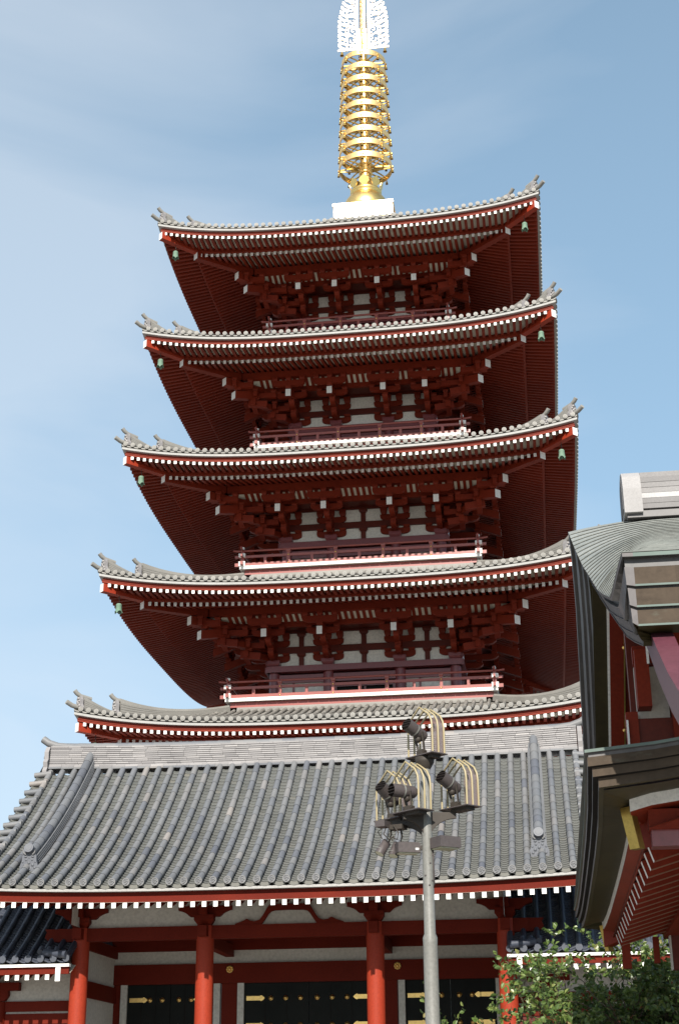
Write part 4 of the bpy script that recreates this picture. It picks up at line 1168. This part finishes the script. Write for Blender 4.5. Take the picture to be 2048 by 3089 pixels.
def lower(m, path, I, sc, mats, pr):
    for j in range(len(pr)-1):
        for k in range(len(path)-1):
            n = max(1, int((path[k+1]-path[k]).length/.5))
            for q in range(n):
                a, b = path[k].lerp(path[k+1], q/n), path[k].lerp(path[k+1], (q+1)/n)
                i0, i1 = I[k].lerp(I[k+1], q/n), I[k].lerp(I[k+1], (q+1)/n)
                m.grid([[a+i0*pr[j][0]+Vector((0, 0, pr[j][1])), a+i0*pr[j+1][0]+Vector((0, 0, pr[j+1][1]))], [b+i1*pr[j][0]+Vector((0, 0, pr[j][1])), b+i1*pr[j+1][0]+Vector((0, 0, pr[j+1][1]))]], mats[j], clamp(random.gauss(.5, .2)), False)
DX, DY = Vector((1, 0, 0)), Vector((0, 1.0, 0))
Is = [Vector((1, 1.0, 0))]+[DX]*(len(side)-2)+[Vector((1, -1, 0))]
If = [DY]*(len(front)-1)+[Vector((1, 1.0, 0))]
Ib = [Vector((1, -1, 0))]+[Vector((0, -1, 0))]*3
m = MB()
lower(m, side, Is, 1, ['copper_dark' if x == 'copper_brown' else x for x in lm], lp); lower(m, front, If, 1, lm, lp); lower(m, back, Ib, 1, lm, lp)  # side faces get the darker copper, shade painted in
# upper surface of the skirt roof
top = [Vector((1.5, 13.4, 3.0)), Vector((1.5, 21.8, 3.0))]
m.face([near, far, top[1], top[0]], 'copper_patina'); m.face([near, top[0], Vector((4.6, 13.4, 3.1)), Vector((4.6, 12.06, 3.09))], 'copper_patina')
m.face([far, Vector((4.6, 23.1, 2.62)), Vector((4.6, 21.8, 3.0)), top[1]], 'copper_patina')
hbuild(m, 'skirt_roof')
m = MB()                                         # copper-lined soffit, white strip, red board
Is2 = [Vector((1, 2.4, 0))]+[DX]*(len(side)-2)+[Vector((1, -1.5, 0))]
If2 = [Vector((0, 2.4, 0))]*(len(front)-1)+[Vector((1, 2.4, 0))]
Ib2 = [Vector((1, -1.5, 0))]+[Vector((0, -1.5, 0))]*3
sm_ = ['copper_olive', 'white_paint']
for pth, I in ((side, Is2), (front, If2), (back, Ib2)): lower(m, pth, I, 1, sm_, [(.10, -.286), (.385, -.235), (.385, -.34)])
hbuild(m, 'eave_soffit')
m = MB()
for pth, I in ((side, Is2), (front, If2), (back, Ib2)): lower(m, pth, I, 1, ['red_lacquer', 'red_lacquer', 'red_lacquer'], [(.387, -.34), (.392, -.35), (.53, -.385), (.56, -.33)])
hbuild(m, 'eave_board')
m = MB()
y = 13.95
while y < 21.9:
    L_ = lambda x, rk: [(x+rk, y-.06, 2.033+.29*(x+rk-.96)), (x+rk, y+.06, 2.033+.29*(x+rk-.96)), (x, y+.06, 2.203+.29*(x-.96)), (x, y-.06, 2.203+.29*(x-.96))]
    m.hexa(L_(.96, .05), L_(3.2, 0), 'red_lacquer', ma='white_paint')
    m.beam((1.015, y-.058, 2.043), (3.2, y-.058, 2.043+.29*2.185), .007, .010, 'tan_edge', plumb=True)
    y += .52
m.face([(.93, 13.0, 2.21), (3.2, 13.0, 2.86), (3.2, 22.3, 2.86), (.93, 22.3, 2.21)], 'red_dark')
hbuild(m, 'rafters')
m = MB()                                          # front: beam and hip rafter near the corner
m.b2((.95, 13.12, 2.06), (4.6, 13.32, 2.20), 'red_sky_sheen'); m.b2((.93, 13.06, 2.20), (4.6, 13.3, 2.37), 'red_lacquer')
hbuild(m, 'front_beam')
for p_, q_ in (((.92, 13.28, 2.23), (2.2, 14.5, 2.62)), ((.86, 22.4, 2.25), (2.2, 21.1, 2.62))):
    m = MB(); m.beam(p_, q_, .15, .31, 'red_lacquer', plumb=True); hbuild(m, 'hip_rafter')
cap = lambda x, y, zz, rk: [(x+rk+.045, y-.045, zz), (x+rk-.045, y+.045, zz)]
def gold_cap(x, y, sy):
    m = MB(); f = lambda o: [(x+.06+o-.04, y+(.04+o)*sy, 2.04), (x+.06+o+.04, y+(-.04+o)*sy, 2.04), (x+o+.04, y+(-.04+o)*sy, 2.40), (x+o-.04, y+(.04+o)*sy, 2.40)]
    m.hexa(f(0), f(.05), 'brass'); return m
m = gold_cap(.735, 13.10, 1)
hbuild(m, 'gold_cap')
m = gold_cap(.80, 22.45, -1); hbuild(m, 'gold_cap')
m = MB()
m.b2((1.65, 13.3, 2.18), (1.83, 22.3, 2.33), 'red_lacquer')
m.b2((1.05, 22.2, 1.78), (1.17, 22.32, 2.12), 'red_lacquer'); m.b2((1.49, 22.1, 1.84), (1.57, 22.25, 2.2), 'red_lacquer')
m.b2((1.72, 21.8, 1.72), (2.7, 22.0, 2.22), 'red_dark'); m.b2((1.70, 21.78, 1.72), (1.719, 22.0, 2.22), 'plaster')
hbuild(m, 'purlin')
for y in (13.6, 21.1):
    for x in (2.5, 5.6):
        m = MB(); m.lathe([(.16, -EYE), (.16, 2.9)], 'red_sunlit', (x, y, 0), 20); hbuild(m, 'column')

# ================================================================== SHRUB
def shrub(loc, label):
    t = thing('shrub', label, 'shrub', loc)
    rr = random.Random(11)
    br = MB(); lf = MB()
    def leaf(p, d, s):
        d = d.normalized(); a = d.cross(Vector((rr.uniform(-1, 1), rr.uniform(-1, 1), rr.uniform(-.2, 1)))); 
        if a.length < .05: return
        a.normalize(); n = a.cross(d)
        w = s*.30; fold = n*w*.35
        tn = clamp(rr.gauss(.5, .24))
        mid1, mid2 = p+d*s*.4, p+d*s*.75
        lf.face([p, mid1+a*w+fold, mid2+a*w*.75+fold*.7, p+d*s-n*s*.08, mid2, mid1], 'leaf', tn); lf.face([p, mid1, mid2, p+d*s-n*s*.08, mid2-a*w*.75+fold*.7, mid1-a*w+fold], 'leaf', tn)
    def twig(p, d, L, r, depth, dens):
        n = max(4, int(L/.09)); pts = [p]; q = p.copy(); dd = d.normalized()
        for k in range(n):
            dd = (dd+Vector((rr.gauss(0, .14), rr.gauss(0, .14), rr.gauss(0, .12)-.012))).normalized(); q = q+dd*L/n; pts.append(q.copy())
        br.tube(pts, [r*(1-.75*k/n) for k in range(n+1)], 'bark', 5 if r < .02 else 7, False)
        for k in range(1, n+1):
            t = k/n
            if depth > 0 and t > .22 and rr.random() < .55:
                sd = (dd+Vector((rr.gauss(0, .7), rr.gauss(0, .7), rr.gauss(.05, .55)))).normalized()
                twig(pts[k], sd, L*rr.uniform(.28, .55), r*.5*(1-.5*t), depth-1, dens)
            if depth <= 1 and t > .12:
                for _ in range(dens if depth == 0 else 1):
                    if rr.random() < .8:
                        leaf(pts[k]+Vector((rr.gauss(0, .012),)*3), dd*.5+Vector((rr.gauss(0, .7), rr.gauss(0, .7), rr.gauss(-.15, .55))), rr.uniform(.065, .12))
    base = Vector((0, 0, 0))
    mains = [((-.40, -.1, 1), 3.2), ((.45, -.2, 1), 3.5), ((.95, -.1, .95), 3.7), ((-.45, -.05, 1), 3.3), ((.05, .0, 1), 3.4), ((.35, .1, 1), 3.6), ((.1, -.12, 1), 3.2), ((.55, -.05, .9), 3.7), ((-.2, .1, 1), 3.1), ((.8, .0, .85), 3.9), ((1.05, .05, .8), 3.9), ((-.05, .15, 1), 3.6), ((.6, .12, 1), 3.9)]
    for d, L in mains:
        p = base+Vector((rr.uniform(-.25, .25)+d[0]*.5, rr.uniform(-.2, .2), .0))
        twig(p, Vector(d), L, .045, 3, 3)
    tr = br.build('trunk', t); cr = lf.build('crown', t)
    return t
shrub((1.12, 24.6, 0), 'leafy green shrub with loose twigs in front of the right gallery, below the pavilion eave')

# ================================================================== ground, sky, sun, camera
m = MB(); m.face([(-600, -600, 0), (600, -600, 0), (600, 900, 0), (-600, 900, 0)], 'paving')
tag(m.build('ground'), kind='structure')
sc = bpy.context.scene
w = bpy.data.worlds.new('World'); sc.world = w; w.use_nodes = True
nt = w.node_tree; bg = nt.nodes['Background']
SUN_EL, SUN_AZ = 34.0, 3.0                        # azimuth: degrees to the right of straight behind the viewer
sky = nt.nodes.new('ShaderNodeTexSky'); sky.sky_type = 'NISHITA'; sky.sun_disc = False
sky.sun_elevation = rad(SUN_EL); sky.sun_rotation = rad(180-SUN_AZ); sky.air_density = 1.0; sky.dust_density = 1.6; sky.ozone_density = 1.6; sky.altitude = 20
tc = nt.nodes.new('ShaderNodeTexCoord')
mp = nt.nodes.new('ShaderNodeMapping'); mp.inputs['Scale'].default_value = (2.2, 2.2, 7.5); mp.inputs['Rotation'].default_value = (.12, .16, 0)
nt.links.new(tc.outputs['Generated'], mp.inputs['Vector'])
n1 = nt.nodes.new('ShaderNodeTexNoise'); n1.inputs['Scale'].default_value = 1.3; n1.inputs['Detail'].default_value = 6; n1.inputs['Roughness'].default_value = .48; n1.inputs['Distortion'].default_value = .5
nt.links.new(mp.outputs[0], n1.inputs['Vector'])
cr = nt.nodes.new('ShaderNodeValToRGB'); cr.color_ramp.elements[0].position = .36; cr.color_ramp.elements[0].color = (.0,)*3+(1,); cr.color_ramp.elements[1].position = .80; cr.color_ramp.elements[1].color = (.36,)*3+(1,)
nt.links.new(n1.outputs['Fac'], cr.inputs['Fac'])
mx = nt.nodes.new('ShaderNodeMix'); mx.data_type = 'RGBA'
nt.links.new(cr.outputs['Color'], mx.inputs[0]); nt.links.new(sky.outputs['Color'], mx.inputs[6]); mx.inputs[7].default_value = (7.3, 7.7, 8.2, 1)
mx.inputs[7].default_value = (7.3, 7.7, 8.2, 1)
# thin humid air: paler towards the horizon
sp_ = nt.nodes.new('ShaderNodeSeparateXYZ'); nt.links.new(tc.outputs['Generated'], sp_.inputs[0])
hz = nt.nodes.new('ShaderNodeValToRGB'); hz.color_ramp.elements[0].position = .12; hz.color_ramp.elements[0].color = (.72,)*3+(1,); hz.color_ramp.elements[1].position = .78; hz.color_ramp.elements[1].color = (.30,)*3+(1,)
nt.links.new(sp_.outputs['Z'], hz.inputs['Fac'])
m0 = nt.nodes.new('ShaderNodeMix'); m0.data_type = 'RGBA'; m0.inputs[7].default_value = (4.2, 6.55, 8.6, 1)
lf_ = nt.nodes.new('ShaderNodeMapRange'); lf_.inputs[1].default_value = .12; lf_.inputs[2].default_value = -.48; lf_.inputs[3].default_value = 0; lf_.inputs[4].default_value = .66
nt.links.new(sp_.outputs['X'], lf_.inputs[0])
ad = nt.nodes.new('ShaderNodeMath'); ad.operation = 'ADD'; ad.use_clamp = True
nt.links.new(n1.outputs['Fac'], ad.inputs[0]); nt.links.new(lf_.outputs[0], ad.inputs[1])
su = nt.nodes.new('ShaderNodeMath'); su.operation = 'SUBTRACT'; nt.links.new(ad.outputs[0], su.inputs[0]); su.inputs[1].default_value = .20
nt.links.new(su.outputs[0], cr.inputs['Fac'])
nt.links.new(hz.outputs['Color'], m0.inputs[0]); nt.links.new(sky.outputs['Color'], m0.inputs[6]); nt.links.new(m0.outputs[2], mx.inputs[6])
nt.links.new(mx.outputs[2], bg.inputs['Color']); bg.inputs['Strength'].default_value = .085
sl = bpy.data.lights.new('sun', 'SUN'); sl.energy = 5.0; sl.angle = rad(.53); sl.color = (1.0, .95, .87)
so = bpy.data.objects.new('sun', sl); C.objects.link(so)
a = rad(SUN_AZ); dirv = Vector((-math.sin(a)*math.cos(rad(SUN_EL)), math.cos(a)*math.cos(rad(SUN_EL)), -math.sin(rad(SUN_EL))))
so.rotation_euler = dirv.to_track_quat('-Z', 'Y').to_euler(); so.location = (4, -20, 30)
cd = bpy.data.cameras.new('camera'); cam = bpy.data.objects.new('camera', cd); C.objects.link(cam)
pi_, ro_, ya_ = rad(22.025), rad(-.512), rad(7.63)
fw = Vector((-math.sin(ya_)*math.cos(pi_), math.cos(ya_)*math.cos(pi_), math.sin(pi_)))
rt = Vector((math.cos(ya_), math.sin(ya_), 0)); up = rt.cross(fw)
r2 = rt*math.cos(ro_)+up*math.sin(ro_); u2 = -rt*math.sin(ro_)+up*math.cos(ro_)
cam.matrix_world = Matrix(((r2.x, u2.x, -fw.x, 0), (r2.y, u2.y, -fw.y, 0), (r2.z, u2.z, -fw.z, EYE), (0, 0, 0, 1)))
cd.sensor_fit = 'HORIZONTAL'; cd.sensor_width = 24.0; cd.lens = 24.0*3393.3/1568; cd.clip_start = .1; cd.clip_end = 3000
sc.camera = cam
sc.view_settings.view_transform = 'Standard'; sc.view_settings.look = 'None'; sc.view_settings.gamma = 1.0; sc.view_settings.exposure = 0.55
sc.view_settings.use_curve_mapping = False
